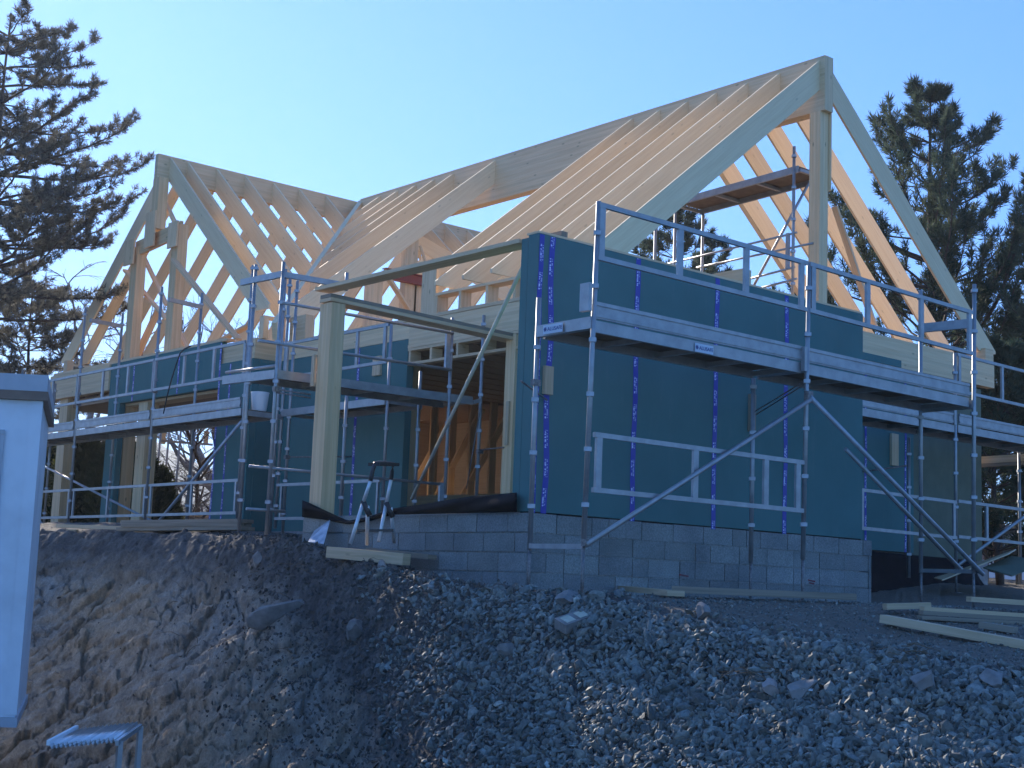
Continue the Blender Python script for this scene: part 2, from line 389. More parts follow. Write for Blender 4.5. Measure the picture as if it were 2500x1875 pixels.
def ground_mat():
    m = mat('site_ground', (0.1, 0.1, 0.1), 0.95)
    tc = N(m, 'ShaderNodeTexCoord'); a = N(m, 'ShaderNodeAttribute', attribute_name='zone')
    sp = N(m, 'ShaderNodeSeparateColor'); L(m, a.outputs['Color'], sp.inputs[0])
    n = N(m, 'ShaderNodeTexNoise', i_Scale=5.0, i_Detail=8.0, i_Roughness=0.65); L(m, tc.outputs['Object'], n.inputs[0])
    nf = N(m, 'ShaderNodeTexNoise', i_Scale=35.0, i_Detail=6.0, i_Roughness=0.7); L(m, tc.outputs['Object'], nf.inputs[0])
    nb = N(m, 'ShaderNodeTexNoise', i_Scale=0.55, i_Detail=4.0); L(m, tc.outputs['Object'], nb.inputs[0])
    soil = ramp(m, n.outputs[0], [(0.3, (0.060, 0.054, 0.050)), (0.5, (0.125, 0.112, 0.101)), (0.72, (0.24, 0.218, 0.195))])
    rock = ramp(m, n.outputs[0], [(0.25, (0.19, 0.165, 0.14)), (0.5, (0.40, 0.345, 0.285)), (0.75, (0.58, 0.51, 0.43))])
    och = ramp(m, nb.outputs[0], [(0.42, (0.85, 0.92, 0.98)), (0.62, (1.25, 1.08, 0.88))])
    rk = mixc(m, 0.8, rock.outputs[0], och.outputs[0], 'MULTIPLY')
    c = mixc(m, sp.outputs[0], soil.outputs[0], rk)
    c = mixc(m, sp.outputs[1], c, (0.07, 0.072, 0.072))
    fine = ramp(m, nf.outputs[0], [(0.3, (0.6, 0.6, 0.6)), (0.7, (1.25, 1.25, 1.25))])
    c = mixc(m, 0.8, c, fine.outputs[0], 'MULTIPLY')
    # dusty trodden path on the made ground
    c = mixc(m, sp.outputs[2], c, ramp(m, nf.outputs[0], [(0.3, (0.15, 0.13, 0.10)), (0.7, (0.27, 0.24, 0.19))]).outputs[0])
    L(m, c, bsdf(m).inputs['Base Color'])
    ad = N(m, 'ShaderNodeMath', operation='ADD'); L(m, n.outputs[0], ad.inputs[0]); L(m, nf.outputs[0], ad.inputs[1])
    bump(m, ad.outputs[0], 0.8, 0.07)
    return m
def build_ground():
    cols = np.concatenate([-FPX*np.tan(np.radians(np.linspace(80, 32, 26)))+1250, np.arange(-880, -60, 20), np.arange(-60, 2560, 3.2), np.arange(2560, 3500, 20), FPX*np.tan(np.radians(np.linspace(33, 80, 26)))+1250])
    cd_ = np.interp(cols, CX, CDI)
    # rows are relative to the crest so the fine rows always follow the bank
    rel = np.concatenate([np.linspace(0, 0.62, 12)[:-1], 1 - np.arange(4.6, -0.4, -0.0215)/22.0])
    rows = []
    for r in rel: rows.append(cd_*r if r < 0.62 else None)
    R = []
    for r in rel:
        if r < 0.62: R.append(cd_*0 + 1.5 + (cd_-4.6-1.5)*(r/0.62))
    R = R[:-1] if False else R
    for k in np.arange(4.6, -0.5, -0.0215): R.append(cd_ - k)
    for k in np.concatenate([np.arange(0.55, 4, 0.09), np.arange(4, 20, 0.5), np.geomspace(20, 900, 30)]): R.append(cd_ + k)
    D = np.array(R); PX = np.tile(cols, (D.shape[0], 1))
    X, Y, Z, rw, gv = terrain(PX, D)
    cdist = np.tile(cd_, (D.shape[0], 1))
    path = np.clip((D-cdist+0.1)/0.4, 0, 1)*np.clip((34-D)/10, 0, 1)*np.clip((PX-500)/600, 0.15, 1)*0.75
    nr, nc = D.shape
    me = bpy.data.meshes.new('ground')
    co = np.stack([X, Y, Z], -1).reshape(-1, 3)
    idx = np.arange(nr*nc).reshape(nr, nc)
    q = np.stack([idx[:-1, :-1], idx[:-1, 1:], idx[1:, 1:], idx[1:, :-1]], -1).reshape(-1, 4)
    me.vertices.add(len(co)); me.vertices.foreach_set('co', co.ravel())
    me.loops.add(q.size); me.loops.foreach_set('vertex_index', q.ravel().astype(np.int32))
    me.polygons.add(len(q)); me.polygons.foreach_set('loop_start', np.arange(0, q.size, 4, dtype=np.int32)); me.polygons.foreach_set('loop_total', np.full(len(q), 4, np.int32))
    me.update(calc_edges=True)
    ca = me.color_attributes.new('zone', 'FLOAT_COLOR', 'POINT')
    ca.data.foreach_set('color', np.stack([rw, gv, path, np.ones_like(rw)], -1).reshape(-1).astype(np.float32))
    me.polygons.foreach_set('use_smooth', np.ones(len(q), bool))
    me.materials.append(ground_mat()); me.validate()
    o = bpy.data.objects.new('ground', me); COL.objects.link(o); tag(o, kind='structure')
build_ground()

def build_hill():
    n = 240; v = []; f = []
    for j in range(14):
        r = 420+j*28
        for i in range(n):
            a = YAW + math.radians(70) - math.radians(140)*i/(n-1)
            rel = math.degrees(a-YAW)
            h = float(np.interp(rel, [-60, -8, 8, 11.3, 12.9, 14, 18, 25, 60], [26, 26, 40, 46, 60, 64, 62, 56, 45])) + 2*math.sin(rel*1.7+1)
            hn = float(fbm(np.array([i*0.22]), np.array([j*0.5]), np.array([0.0]), 4, 5)[0])*5
            prof = math.sin(min(j/11, 1)*math.pi/2)
            v.append((CAM.x+math.cos(a)*r, CAM.y+math.sin(a)*r, -4 + (h+hn)*prof + (random.random()*2.0 if j > 2 else 0)))
    for j in range(13):
        for i in range(n-1): f.append((j*n+i, j*n+i+1, (j+1)*n+i+1, (j+1)*n+i))
    me = bpy.data.meshes.new('hill'); me.from_pydata(v, [], f)
    m = noisy('wooded_hillside', (0.10, 0.085, 0.07), (0.17, 0.14, 0.11), 0.05, 1.0, 0, 0, detail=8)
    me.materials.append(m); o = bpy.data.objects.new('hill', me); COL.objects.link(o); tag(o, kind='structure')
build_hill()

# gravel: loose angular stones lying on the tipped slope
def stone_verts():
    ph = (1+5**.5)/2
    v = np.array([(-1, ph, 0), (1, ph, 0), (-1, -ph, 0), (1, -ph, 0), (0, -1, ph), (0, 1, ph), (0, -1, -ph), (0, 1, -ph), (ph, 0, -1), (ph, 0, 1), (-ph, 0, -1), (-ph, 0, 1)])/1.9
    f = np.array([(0, 11, 5), (0, 5, 1), (0, 1, 7), (0, 7, 10), (0, 10, 11), (1, 5, 9), (5, 11, 4), (11, 10, 2), (10, 7, 6), (7, 1, 8), (3, 9, 4), (3, 4, 2), (3, 2, 6), (3, 6, 8), (3, 8, 9), (4, 9, 5), (2, 4, 11), (6, 2, 10), (8, 6, 7), (9, 8, 1)])
    return v, f
def stones(name, px, d, size, mat_, lift=0.25, light=0.03):
    V0, F0 = stone_verts(); n = len(px)
    X, Y, Z, _, _ = terrain(px, d)
    q = RS.normal(size=(n, 4)); q /= np.linalg.norm(q, axis=1)[:, None]
    w, x, y, z = q.T
    Rm = np.stack([1-2*(y*y+z*z), 2*(x*y-z*w), 2*(x*z+y*w), 2*(x*y+z*w), 1-2*(x*x+z*z), 2*(y*z-x*w), 2*(x*z-y*w), 2*(y*z+x*w), 1-2*(x*x+y*y)], -1).reshape(n, 3, 3)
    sc = size[:, None]*np.stack([RS.uniform(.75, 1.25, n), RS.uniform(.5, .95, n), RS.uniform(.22, .55, n)], -1)
    P = V0[None]*(1+RS.uniform(-.38, .38, (n, 12, 1))) * sc[:, None, :]*0.5
    P = np.einsum('nij,nkj->nki', Rm, P) + np.stack([X, Y, Z+size*lift], -1)[:, None, :]
    co = P.reshape(-1, 3); F = (F0[None]+np.arange(n)[:, None, None]*12).reshape(-1, 3)
    me = bpy.data.meshes.new(name)
    me.vertices.add(len(co)); me.vertices.foreach_set('co', co.ravel())
    me.loops.add(F.size); me.loops.foreach_set('vertex_index', F.ravel().astype(np.int32))
    me.polygons.add(len(F)); me.polygons.foreach_set('loop_start', np.arange(0, F.size, 3, dtype=np.int32)); me.polygons.foreach_set('loop_total', np.full(len(F), 3, np.int32))
    me.update(calc_edges=True)
    me.polygons.foreach_set('use_smooth', np.zeros(len(F), bool))
    g = RS.uniform(.08, .25, n); lt = RS.uniform(size=n) < light; g[lt] = RS.uniform(.25, .42, lt.sum())
    warm = RS.uniform(-.07, .10, n)
    c = np.stack([g*(1.0+warm), g*1.06, g*(.96-warm*.8), np.ones(n)], -1).clip(0, 1)
    ca = me.color_attributes.new('tint', 'FLOAT_COLOR', 'POINT'); ca.data.foreach_set('color', np.repeat(c, 12, axis=0).ravel().astype(np.float32))
    me.materials.append(mat_); o = bpy.data.objects.new(name, me); COL.objects.link(o); return o
M_STONE = mat('crushed_stone', (0.15, 0.15, 0.15), 0.75)
_a = N(M_STONE, 'ShaderNodeAttribute', attribute_name='tint'); _tc = N(M_STONE, 'ShaderNodeTexCoord')
_n = N(M_STONE, 'ShaderNodeTexNoise', i_Scale=40.0, i_Detail=4.0); L(M_STONE, _tc.outputs['Object'], _n.inputs[0])
_r = ramp(M_STONE, _n.outputs[0], [(0.3, (0.7, 0.7, 0.7)), (0.7, (1.3, 1.3, 1.3))])
L(M_STONE, mixc(M_STONE, 1.0, _a.outputs['Color'], _r.outputs[0], 'MULTIPLY'), bsdf(M_STONE).inputs['Base Color']); bump(M_STONE, _n.outputs[0], 0.3, 0.01)
def build_gravel():
    n = 42000
    px = RS.uniform(820, 2620, n); cdn = np.interp(px, CX, CDI)
    e = RS.uniform(-0.25, 3.6, n); d = cdn - e
    gb = 985 - np.clip(1.1-e, -3, 1)*40 + np.clip(e-1.6, 0, 9)*110 + 40*vnoise(e*2, px*0.02, px*0, 5)
    dens = np.clip((px-gb+130+60*vnoise(px*0.013, d*2.0, d*0, 77))/330, 0, 1)**1.5
    dens = dens*(0.30+0.70*np.clip((e+0.05)/0.30, 0, 1))
    # bare trodden band along the crest further right
    dens = np.where((e < 0.12), dens*0.35, dens)
    keep = RS.uniform(size=n) < dens
    px, d = px[keep], d[keep]
    size = 0.028 + 0.095*RS.beta(1.4, 3.4, len(px)) + 0.06*(RS.uniform(size=len(px)) > 0.985)
    o = stones('gravel', px, d, size, M_STONE, 0.2, 0.012)
    tag(o, 'blue grey crushed stone tipped over the bank in front of the block wall', 'gravel', kind='stuff')
    n = 11000; px = RS.uniform(1050, 2620, n); cdn = np.interp(px, CX, CDI); e = -RS.uniform(0.0, 4.5, n); d = cdn - e
    stn = stones('pebbles', px, d, 0.012+0.036*RS.beta(1.2, 4.5, n), M_STONE, 0.2, 0.02)
    tag(stn, 'small pebbles scattered over the trodden ground before the block wall', 'pebbles', kind='stuff')
    # clods and small stones on the soil of the bank
    n = 20000
    px = RS.uniform(90, 1300, n); cdn = np.interp(px, CX, CDI); e = RS.uniform(-1.6, 4.2, n)**1.0; d = cdn - e
    soilw = np.clip((px-520)/200, 0.02, 1)
    keep = (RS.uniform(size=n) < soilw*np.where(e < 0, 0.5, 1)*np.where(e > 2.7, 0.25, 1))
    px, d = px[keep], d[keep]
    size = 0.02 + 0.085*RS.beta(1.2, 5.0, len(px))
    m = MAT.get('clod') or mat('clod', (0.1, 0.08, 0.065), 0.95)
    tc = N(m, 'ShaderNodeTexCoord'); nn = N(m, 'ShaderNodeTexNoise', i_Scale=6.0, i_Detail=5.0); L(m, tc.outputs['Object'], nn.inputs[0])
    L(m, ramp(m, nn.outputs[0], [(0.3, (0.060, 0.054, 0.049)), (0.55, (0.12, 0.108, 0.096)), (0.75, (0.24, 0.22, 0.195))]).outputs[0], bsdf(m).inputs['Base Color'])
    o = stones('soil_clods', px, d, size, m, 0.32, 0.0)
    tag(o, 'brown clods and pebbles strewn over the soil bank', 'soil', kind='stuff')
build_gravel()

# ================================================================== THE HOUSE
house = thing('timber_house', 'unfinished timber frame house with bare rafters and teal sheathed walls', 'house', (3.0, 2.0, 0))
Hm = lambda mb, name, m, bev=0.0, parent=None, label=None: tag(mb.build(name, m, parent or house, bev), label)

RX, RZ, MS = 7.50, 7.40, 0.815           # main ridge line X, height and slope of the roof
WY, WZ, WS = 14.40, 7.38, 0.84           # cross ridge line Y, height and slope
# ridge beams
Hm(MB().b6(RX-.10, RX+.10, 1.98, 14.3, RZ-.84, RZ+.02), 'ridge_beam', M_GLU, .004)
Hm(MB().b6(2.65, 13.0, WY-.06, WY+.06, WZ-.50, WZ-.02), 'ridge_beam', M_GLU, .004)
# gable post under the main ridge
Hm(MB().b6(RX-.10, RX+.10, 2.06, 2.26, 0, RZ-.84), 'gable_post', M_POST, .004)
Hm(MB().b6(RX+.105, RX+.13, 2.02, 2.22, 5.35, 6.95), 'joint_plate', M_POST)

DV = 0.47                                 # rafter height measured plumb
TH = 0.038
def main_left(y, tip, foot=0.15, xtop=RX-.10, cutx=None):
    zt = lambda x: RZ - MS*(RX-.05-x)
    if cutx is None:
        zf = zt(tip)-foot
        xs = tip + (DV-foot)/MS
        poly = [(xtop, zt(xtop)), (xtop, zt(xtop)-DV), (xs, zf), (tip, zf), (tip, zt(tip))]
    else:
        poly = [(xtop, zt(xtop)), (xtop, zt(xtop)-DV), (cutx, zt(cutx)-DV), (cutx, zt(cutx))]
    Hm(MB().prism(poly[::-1], 'y', y, y+TH), 'rafter', M_RAFT, .002)
def main_right(y, tip=12.3, th=TH, cutx=None):
    x0 = RX+.10; zt = lambda x: RZ - MS*(x-(RX+.05)) 
    if cutx is None:
        zf = zt(tip)-.05; xs = tip - (DV-.05)/MS
        poly = [(x0, zt(x0)), (x0, zt(x0)-DV), (xs, zf), (tip, zf), (tip, zt(tip))]
    else: poly = [(x0, zt(x0)), (x0, zt(x0)-DV), (cutx, zt(cutx)-DV), (cutx, zt(cutx))]
    Hm(MB().prism(poly, 'y', y, y+th), 'rafter', M_RAFT, .002)
for k, y in enumerate((2.08, 2.84, 3.49, 4.14, 4.77, 5.41, 6.04)):
    main_left(y, 2.80, foot=.06, cutx=2.95 if k < 2 else (3.28 if k == 6 else None))
for y in (9.75, 11.03, 11.66, 12.28, 12.92, 13.54):
    vx = RX - (WY-y)
    main_left(y, 2.95 if y < 9.8 else None, cutx=None if y < 9.8 else vx+.06)
for y in (2.08, 2.84, 3.49, 4.14): main_right(y)
main_right(4.77, th=.10)
# cross wing rafters
def wing(x, side, tip=4.35, cut=None, foot=.08):
    """side -1: slope towards -Y, +1 towards +Y"""
    zt = lambda a: WZ - WS*a                       # a = distance from the ridge line
    a0 = .06
    if cut is None:
        zf = zt(tip)-foot; xs = tip-(DV-foot)/WS
        poly = [(a0, zt(a0)), (a0, zt(a0)-DV), (xs, zf), (tip, zf), (tip, zt(tip))]
    else: poly = [(a0, zt(a0)), (a0, zt(a0)-DV), (cut, zt(cut)-DV), (cut, zt(cut))]
    poly = [(WY+side*a, z) for a, z in poly]
    Hm(MB().prism(poly, 'x', x, x+TH), 'rafter', M_RAFT, .002)
XW = [2.90, 3.28, 3.93, 4.58, 5.24, 5.87, 6.53, 7.17]
for x in XW:
    wing(x, 1)
    c = RX-x-.06
    if x < 3.2: wing(x, -1, 4.15)
    elif c > .35: wing(x, -1, cut=min(c, 4.0))
for x in (7.82, 8.47, 9.12, 9.77, 10.42, 11.07, 11.72, 12.37, 12.9):
    wing(x, 1)
    c = x-RX-.06
    wing(x, -1, 4.3, cut=c if c < 4.1 else None)
# valley rafters
def valley(sx):
    a = Vector((RX, WY, RZ-.12)); b = Vector((RX+sx*4.9, WY-4.9, RZ-.12-4.9*MS))
    Hm(MB().beam(a, b, .09, .30), 'valley_rafter', M_RAFT)
valley(-1); valley(1)

# --- front block: foundation of concrete blocks, teal wall
def block_wall(name, p0, along, length, ztop, courses, thick=.2, seed=1, bl=.5, ch=.2, parent=None, nrm=1):
    """blocks laid in courses; p0 = top outer corner, along = unit vector"""
    r = random.Random(seed); mb = MB(); tint = []
    a = Vector(along); up = Vector((0, 0, 1)); n = a.cross(up)*nrm
    for c in range(courses):
        z1 = ztop - c*ch; x = -(r.choice([0, .25]) if c % 2 else 0) - (0.12 if c == 0 else 0)
        while x < length:
            b = bl if r.random() < .78 else bl*.5
            x0, x1 = max(x, 0), min(x+b, length)
            if x1-x0 > .03:
                dz = r.uniform(-.003, .003); pr = r.uniform(0, .006)
                c0 = Vector(p0) + a*((x0+x1)/2) - n*(thick/2 - pr*1.3); c0.z = z1-ch/2+dz
                mb._b(c0, [a, n, up], ((x1-x0)/2-.006, thick/2, ch/2-.0045))
                t = r.uniform(.78, 1.12); tint += [(t, t, t*r.uniform(.98, 1.03), 1)]*6
            x += b
    return mb, tint
fnd = MB().b6(.022, 5.80, .010, 3.0, -1.6, -.012).build('foundation_core', M_MORTAR, house)
mb, ti = block_wall('block_wall', (0, 0, 0), (1, 0, 0), 5.82, -.0, 7, seed=3)
bw = mb.build('block_wall', M_BLOCK, house, .004, ti); tag(bw, 'grey concrete block wall under the front wall, four courses showing')
mb, ti = block_wall('block_wall', (0, 4.2, 0), (0, -1, 0), 4.2, -.0, 6, seed=8)
bw2 = mb.build('block_wall', M_BLOCK, house, .004, ti)
Hm(MB().b6(5.60, 5.82, .01, 2.2, -1.6, -.01), 'foundation_core', M_MORTAR)
# porch slab behind the west block wall
Hm(MB().b6(.205, 3.0, .21, 4.2, -.15, .02), 'floor_slab', M_CONC)
Hm(MB().b6(3.0, 12.0, 2.25, 18.0, -.15, .0), 'floor_slab', M_CONC)
Hm(MB().b6(2.6, 3.0, 10.1, 18.2, -.15, -.005), 'floor_slab', M_CONC)
Hm(MB().b6(3.02, 3.10, 4.2, 10.02, -.5, -.02), 'foundation_wall', M_CONC)
Hm(MB().b6(2.58, 3.02, 10.06, 10.14, -.5, -.02), 'foundation_wall', M_CONC)
Hm(MB().b6(5.83, 12.0, 2.08, 2.25, -.9, -.02), 'foundation_wall', M_CONC)
# red spray marks on the blocks
for (x, z, w) in ((1.72, -.52, .15), (3.86, -.48, .14), (3.90, -.52, .10)):
    p = at(*((1668, 1405) if x < 2 else (1980, 1418 if z > -.5 else 1424)), Y=0)
    Hm(MB().box((p.x, -.0105, p.z), (w, .002, .018), Matrix.Rotation(.1, 3, 'Y')), 'spray_mark', M_REDPAINT)
# teal walls
PARAPET = Hm(MB().b6(0, 5.62, 0.0, .16, .012, 2.90), 'wall_panel', M_TEAL, .003, label='large teal wall panel with vertical blue tape strips')
Hm(MB().b6(0.0, .15, .165, .27, .012, 2.875), 'wall_panel', M_TEAL, .003)
Hm(MB().b6(5.47, 5.62, .165, 2.0, .012, 2.875), 'wall_panel', M_TEAL)
Hm(MB().b6(.0, 5.61, .001, .19, 2.903, 2.925), 'coping_board', M_STUD)
Hm(MB().b6(.33, .42, .02, .19, 2.927, 2.99), 'timber_offcut', M_PLANK)
Hm(MB().b6(0.005, 5.62, .02, .14, -.008, .010), 'sill_membrane', M_BLACK)
def tape(x, y, z0, z1, face, w=.06, wob=.006, seed=0, parent=None):
    """strip of tape standing 2 mm proud of a wall; face 'y' for walls looking -Y, 'x' for walls looking -X"""
    r = random.Random(seed); mb = MB(); n = int((z1-z0)/.12); ph = r.random()*6
    pts = [(z0+(z1-z0)*k/n, math.sin(k*.55+ph)*wob + r.uniform(-.003, .003)) for k in range(n+1)]
    for (za, oa), (zb, ob) in zip(pts, pts[1:]):
        o0 = -.0045
        q = [(oa, za), (oa+w, za), (ob+w, zb), (ob, zb)]
        if face == 'y': p = [(x+a, y+o0, b) for a, b in q]
        else: p = [(x+o0, y+a, b) for a, b in q]
        mb.quad(p, [(za+ph, 0), (za+ph, w), (zb+ph, w), (zb+ph, 0)])
    return mb.build('tape_strip', M_TAPE, parent or house)
tape(.005, 0, .0, 2.89, 'y', .065, .006, 1, PARAPET); tape(.155, 0, -.0, 2.89, 'y', .078, .014, 2, PARAPET)
for px, seed in ((1550, 3), (1746, 4), (1918, 5)):
    p = at(px, 900, Y=0); tape(p.x-.03, 0, -.02, 2.89, 'y', .075, .006, seed, PARAPET)
# wood tie blocks on the wall
def tie(px0, px1, py0, py1, face, val, m=M_NEWPLANK, th=.045):
    if face == 'y':
        a = at(px0, py0, Y=val); b = at(px1, py1, Y=val); Hm(MB().b6(a.x, b.x, val-th, val-.003, b.z, a.z), 'tie_block', m, .003)
    else:
        a = at(px0, py0, X=val); b = at(px1, py1, X=val); Hm(MB().b6(val-th, val-.003, a.y, b.y, b.z, a.z), 'tie_block', m, .003)
tie(1325, 1343, 893, 965, 'y', 0); tie(1826, 1838, 962, 1055, 'y', 0, M_PLANK)
# --- west wall X=3: teal panel, opening, beams
Hm(MB().b6(3.0, 3.12, 6.29, 10.02, .0, 2.87), 'wall_panel', M_TEAL, .003)
Hm(MB().b6(3.125, 3.20, 3.7, 10.05, 2.75, 3.18), 'header_beam', M_GLU, .003)
Hm(MB().b6(3.0, 3.12, 3.6, 6.285, 2.78, 3.135), 'header_beam', M_GLU, .003)
Hm(MB().b6(3.0, 3.12, 6.285, 10.02, 2.875, 3.135), 'header_beam', M_GLU, .003)
Hm(MB().b6(2.99, 3.20, 2.2, 10.05, 3.14, 3.19), 'wall_plate', M_STUD, .002)
Hm(MB().b6(2.99, 3.12, 3.7, 6.285, 2.73, 2.775), 'wall_plate', M_STUD, .002); Hm(MB().b6(2.995, 3.12, 3.7, 6.285, 2.685, 2.727), 'wall_plate', M_STUD, .002)
Hm(MB().b6(2.995, 3.12, 3.7, 6.285, 2.47, 2.51), 'wall_plate', M_STUD, .002)
for y in (3.86, 4.46, 5.08, 5.70, 6.22): Hm(MB().b6(3.0, 3.20, y, y+.045, 2.512, 2.683), 'blocking', M_STUD)
Hm(MB().b6(2.99, 3.20, 2.2, 5.67, 3.45, 3.49), 'top_plate', M_STUD, .002)
for y in (2.3, 2.6, 3.25, 3.86, 4.46, 5.07, 5.62): Hm(MB().b6(3.0, 3.20, y, y+.048, 3.19, 3.45), 'cripple_stud', M_STUD)
Hm(MB().b6(3.0, 3.048, 5.67, 6.02, 3.19, 4.0), 'cripple_stud', M_STUD)
Hm(MB().b6(2.99, 3.19, 3.80, 4.0, .0, 2.68), 'corner_post', M_POST, .003)
Hm(MB().b6(2.96, 2.985, 3.86, 3.92, 1.15, 1.75), 'tie_block', M_NEWPLANK)
tie(916, 932, 872, 916, 'x', 3.0)
p = at(870, 1000, X=3.0); tape(3.0, p.y-.03, .0, 2.86, 'x', .07, .006, 8)
# --- porch: post and beams
Hm(MB().b6(0.02, .22, 3.86, 4.12, .02, 2.66), 'porch_post', M_POST, .004)
Hm(MB().b6(-.03, .20, .28, 4.2, 2.835, 2.88), 'porch_beam', M_STUD, .003)
Hm(MB().beam((0.0, 3.98, 2.695), (3.10, 3.98, 2.62), .26, .045), 'porch_beam', M_STUD, .003)
Hm(MB().beam((0.0, 3.98, 2.745), (3.10, 3.98, 2.67), .24, .045), 'porch_beam', M_PLANK, .003)
Hm(MB().b6(-.02, .02, 4.13, 4.19, 1.62, 2.02), 'tie_block', M_NEWPLANK)
# --- wing gable wall X=2.55
Hm(MB().b6(2.55, 2.67, 10.04, 11.17, .0, 2.88), 'wall_panel', M_TEAL, .003)
Hm(MB().b6(2.55, 2.67, 11.17, 15.0, 2.47, 3.28), 'wall_panel', M_TEAL, .003)
Hm(MB().b6(2.55, 2.67, 15.0, 15.5, .0, 3.28), 'wall_panel', M_TEAL, .003)
Hm(MB().b6(2.58, 2.66, 10.05, 11.168, 2.885, 3.23), 'header_beam', M_GLU)
Hm(MB().b6(2.67, 3.0, 10.02, 10.14, .0, 2.88), 'wall_panel', M_TEAL); Hm(MB().b6(2.56, 3.12, 10.03, 10.14, 2.885, 3.23), 'header_beam', M_GLU)
Hm(MB().b6(2.56, 2.72, 11.0, 18.3, 3.285, 3.33), 'wall_plate', M_STUD)
Hm(MB().b6(2.52, 2.66, 15.51, 18.35, 2.76, 3.27), 'header_beam', M_GLU, .003)
Hm(MB().b6(2.68, 3.0, 11.2, 15.0, 2.42, 2.465), 'lintel_board', M_STUD)
for y, s_ in ((12.65, 11), (14.45, 12), (10.75, 13)):
    z0 = 2.47 if y > 11.2 else 0
    tape(2.55, y, z0, 3.2 if y > 11.2 else 2.85, 'x', .055, .005, s_)
tape(2.55, 11.12, .0, 3.25, 'x', .06, .01, 14)
# terrace posts
for (x, y, w, top) in ((2.6, 17.55, .28, 2.76), (2.70, 15.02, .26, 2.47), (2.62, 13.95, .26, 2.42)):
    Hm(MB().b6(x, x+.24, y, y+w+.1, 0, top), 'terrace_post', M_POST, .004)
Hm(MB().b6(2.62, 2.76, 13.2, 13.3, 0, .01), 'post_foot', M_STEEL)
# first floor: joists and dark boards seen from below
fl = MB()
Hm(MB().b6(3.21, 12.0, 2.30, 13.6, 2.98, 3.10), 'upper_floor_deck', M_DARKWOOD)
Hm(MB().b6(3.21, 6.9, 13.605, 18.2, 2.98, 3.10), 'upper_floor_deck', M_DARKWOOD); Hm(MB().b6(8.9, 12.0, 13.605, 18.2, 2.98, 3.10), 'upper_floor_deck', M_DARKWOOD)  # unseen gap between these two, added to let sun reach the studs
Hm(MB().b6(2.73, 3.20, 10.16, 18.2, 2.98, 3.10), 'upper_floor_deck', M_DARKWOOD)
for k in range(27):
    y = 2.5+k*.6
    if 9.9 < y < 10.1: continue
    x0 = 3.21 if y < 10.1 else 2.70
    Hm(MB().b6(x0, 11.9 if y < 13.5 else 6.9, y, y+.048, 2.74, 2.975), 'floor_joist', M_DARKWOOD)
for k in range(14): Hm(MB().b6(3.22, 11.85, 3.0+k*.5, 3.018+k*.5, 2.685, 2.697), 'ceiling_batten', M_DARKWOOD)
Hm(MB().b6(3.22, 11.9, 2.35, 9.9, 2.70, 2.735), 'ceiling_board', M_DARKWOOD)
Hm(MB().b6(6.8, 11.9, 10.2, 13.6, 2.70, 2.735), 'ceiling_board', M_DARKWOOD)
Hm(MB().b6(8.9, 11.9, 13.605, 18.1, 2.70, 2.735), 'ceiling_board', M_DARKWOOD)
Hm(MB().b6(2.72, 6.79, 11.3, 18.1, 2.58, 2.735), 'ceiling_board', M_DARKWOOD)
# interior walls and studs of the ground floor
Hm(MB().b6(11.9, 12.02, 2.3, 14.0, 0, 2.98), 'inner_wall', M_BOARD)
Hm(MB().b6(6.8, 6.9, 11.5, 18.0, 0, 2.7), 'inner_wall', M_BOARD)
Hm(MB().b6(8.75, 11.88, 14.1, 14.2, 0, 2.7), 'inner_wall', M_BOARD)
Hm(MB().b6(5.2, 6.78, 11.3, 11.4, 0, 2.57), 'inner_wall', M_BOARD)
for k in range(7): Hm(MB().b6(7.7, 7.85, 9.3+k*.62, 9.36+k*.62, 0, 2.70), 'wall_stud', M_STUD)
for (ya, yb) in ((9.4, 11.1), (11.2, 12.9), (10.3, 11.9)): Hm(MB().beam((7.78, ya, 2.6), (7.78, yb, .6), .045, .14, (1, 0, 0)), 'wall_brace', M_STUD)
for k in range(7): Hm(MB().b6(5.1+k*.9, 5.15+k*.9, 10.6, 10.74, 0, 2.70), 'wall_stud', M_STUD)
Hm(MB().b6(4.8, 5.1, 8.7, 9.0, 0, 2.70), 'inner_post', M_GLU)
Hm(MB().b6(3.4, 3.6, 6.75, 6.9, 0, 2.70), 'inner_post', M_GLU)
Hm(MB().b6(9.6, 9.66, 4.6, 14.0, 0, 2.7), 'inner_wall', M_BOARD)
Hm(MB().beam((4.2, 7.6, .55), (6.9, 7.6, .8), .05, .15), 'wall_brace', M_STUD)
# --- gable wall Y=2, right part
Hm(MB().b6(5.63, 9.75, 2.0, 2.12, -.0, 2.86), 'wall_panel', M_TEAL, .003)
wp2 = Hm(MB().b6(9.75, 11.75, 2.03, 2.12, -.05, 2.80), 'wall_panel', M_OLIVE, label='olive grey wall panel at the far right')
Hm(MB().b6(5.65, 12.12, 2.0, 2.14, 2.865, 3.31), 'header_beam', M_GLU, .003)
Hm(MB().b6(5.65, 9.4, 1.985, 1.998, 2.868, 2.98), 'wall_panel', M_TEAL)
Hm(MB().b6(3.2, 5.65, 2.15, 2.30, 2.7, 3.18), 'header_beam', M_GLU)
p = at(2110, 1150, Y=2.0); tape(p.x, 2.0, .0, 2.8, 'y', .055, .005, 21); p = at(2208, 1200, Y=2.0); tape(p.x, 2.0, .0, 2.8, 'y', .05, .005, 22)
tie(2172, 2188, 1058, 1138, 'y', 2.0)
Hm(MB().b6(11.85, 12.10, 2.0, 2.2, 2.865+.45, 3.52), 'eave_block', M_GLU)
Hm(MB().b6(11.9, 12.02, 2.15, 14.0, 2.99, 3.45), 'wall_plate', M_GLU)
Hm(MB().b6(5.62, 5.80, 2.02, 5.6, 3.35, 3.80), 'knee_beam', M_GLU, .004)
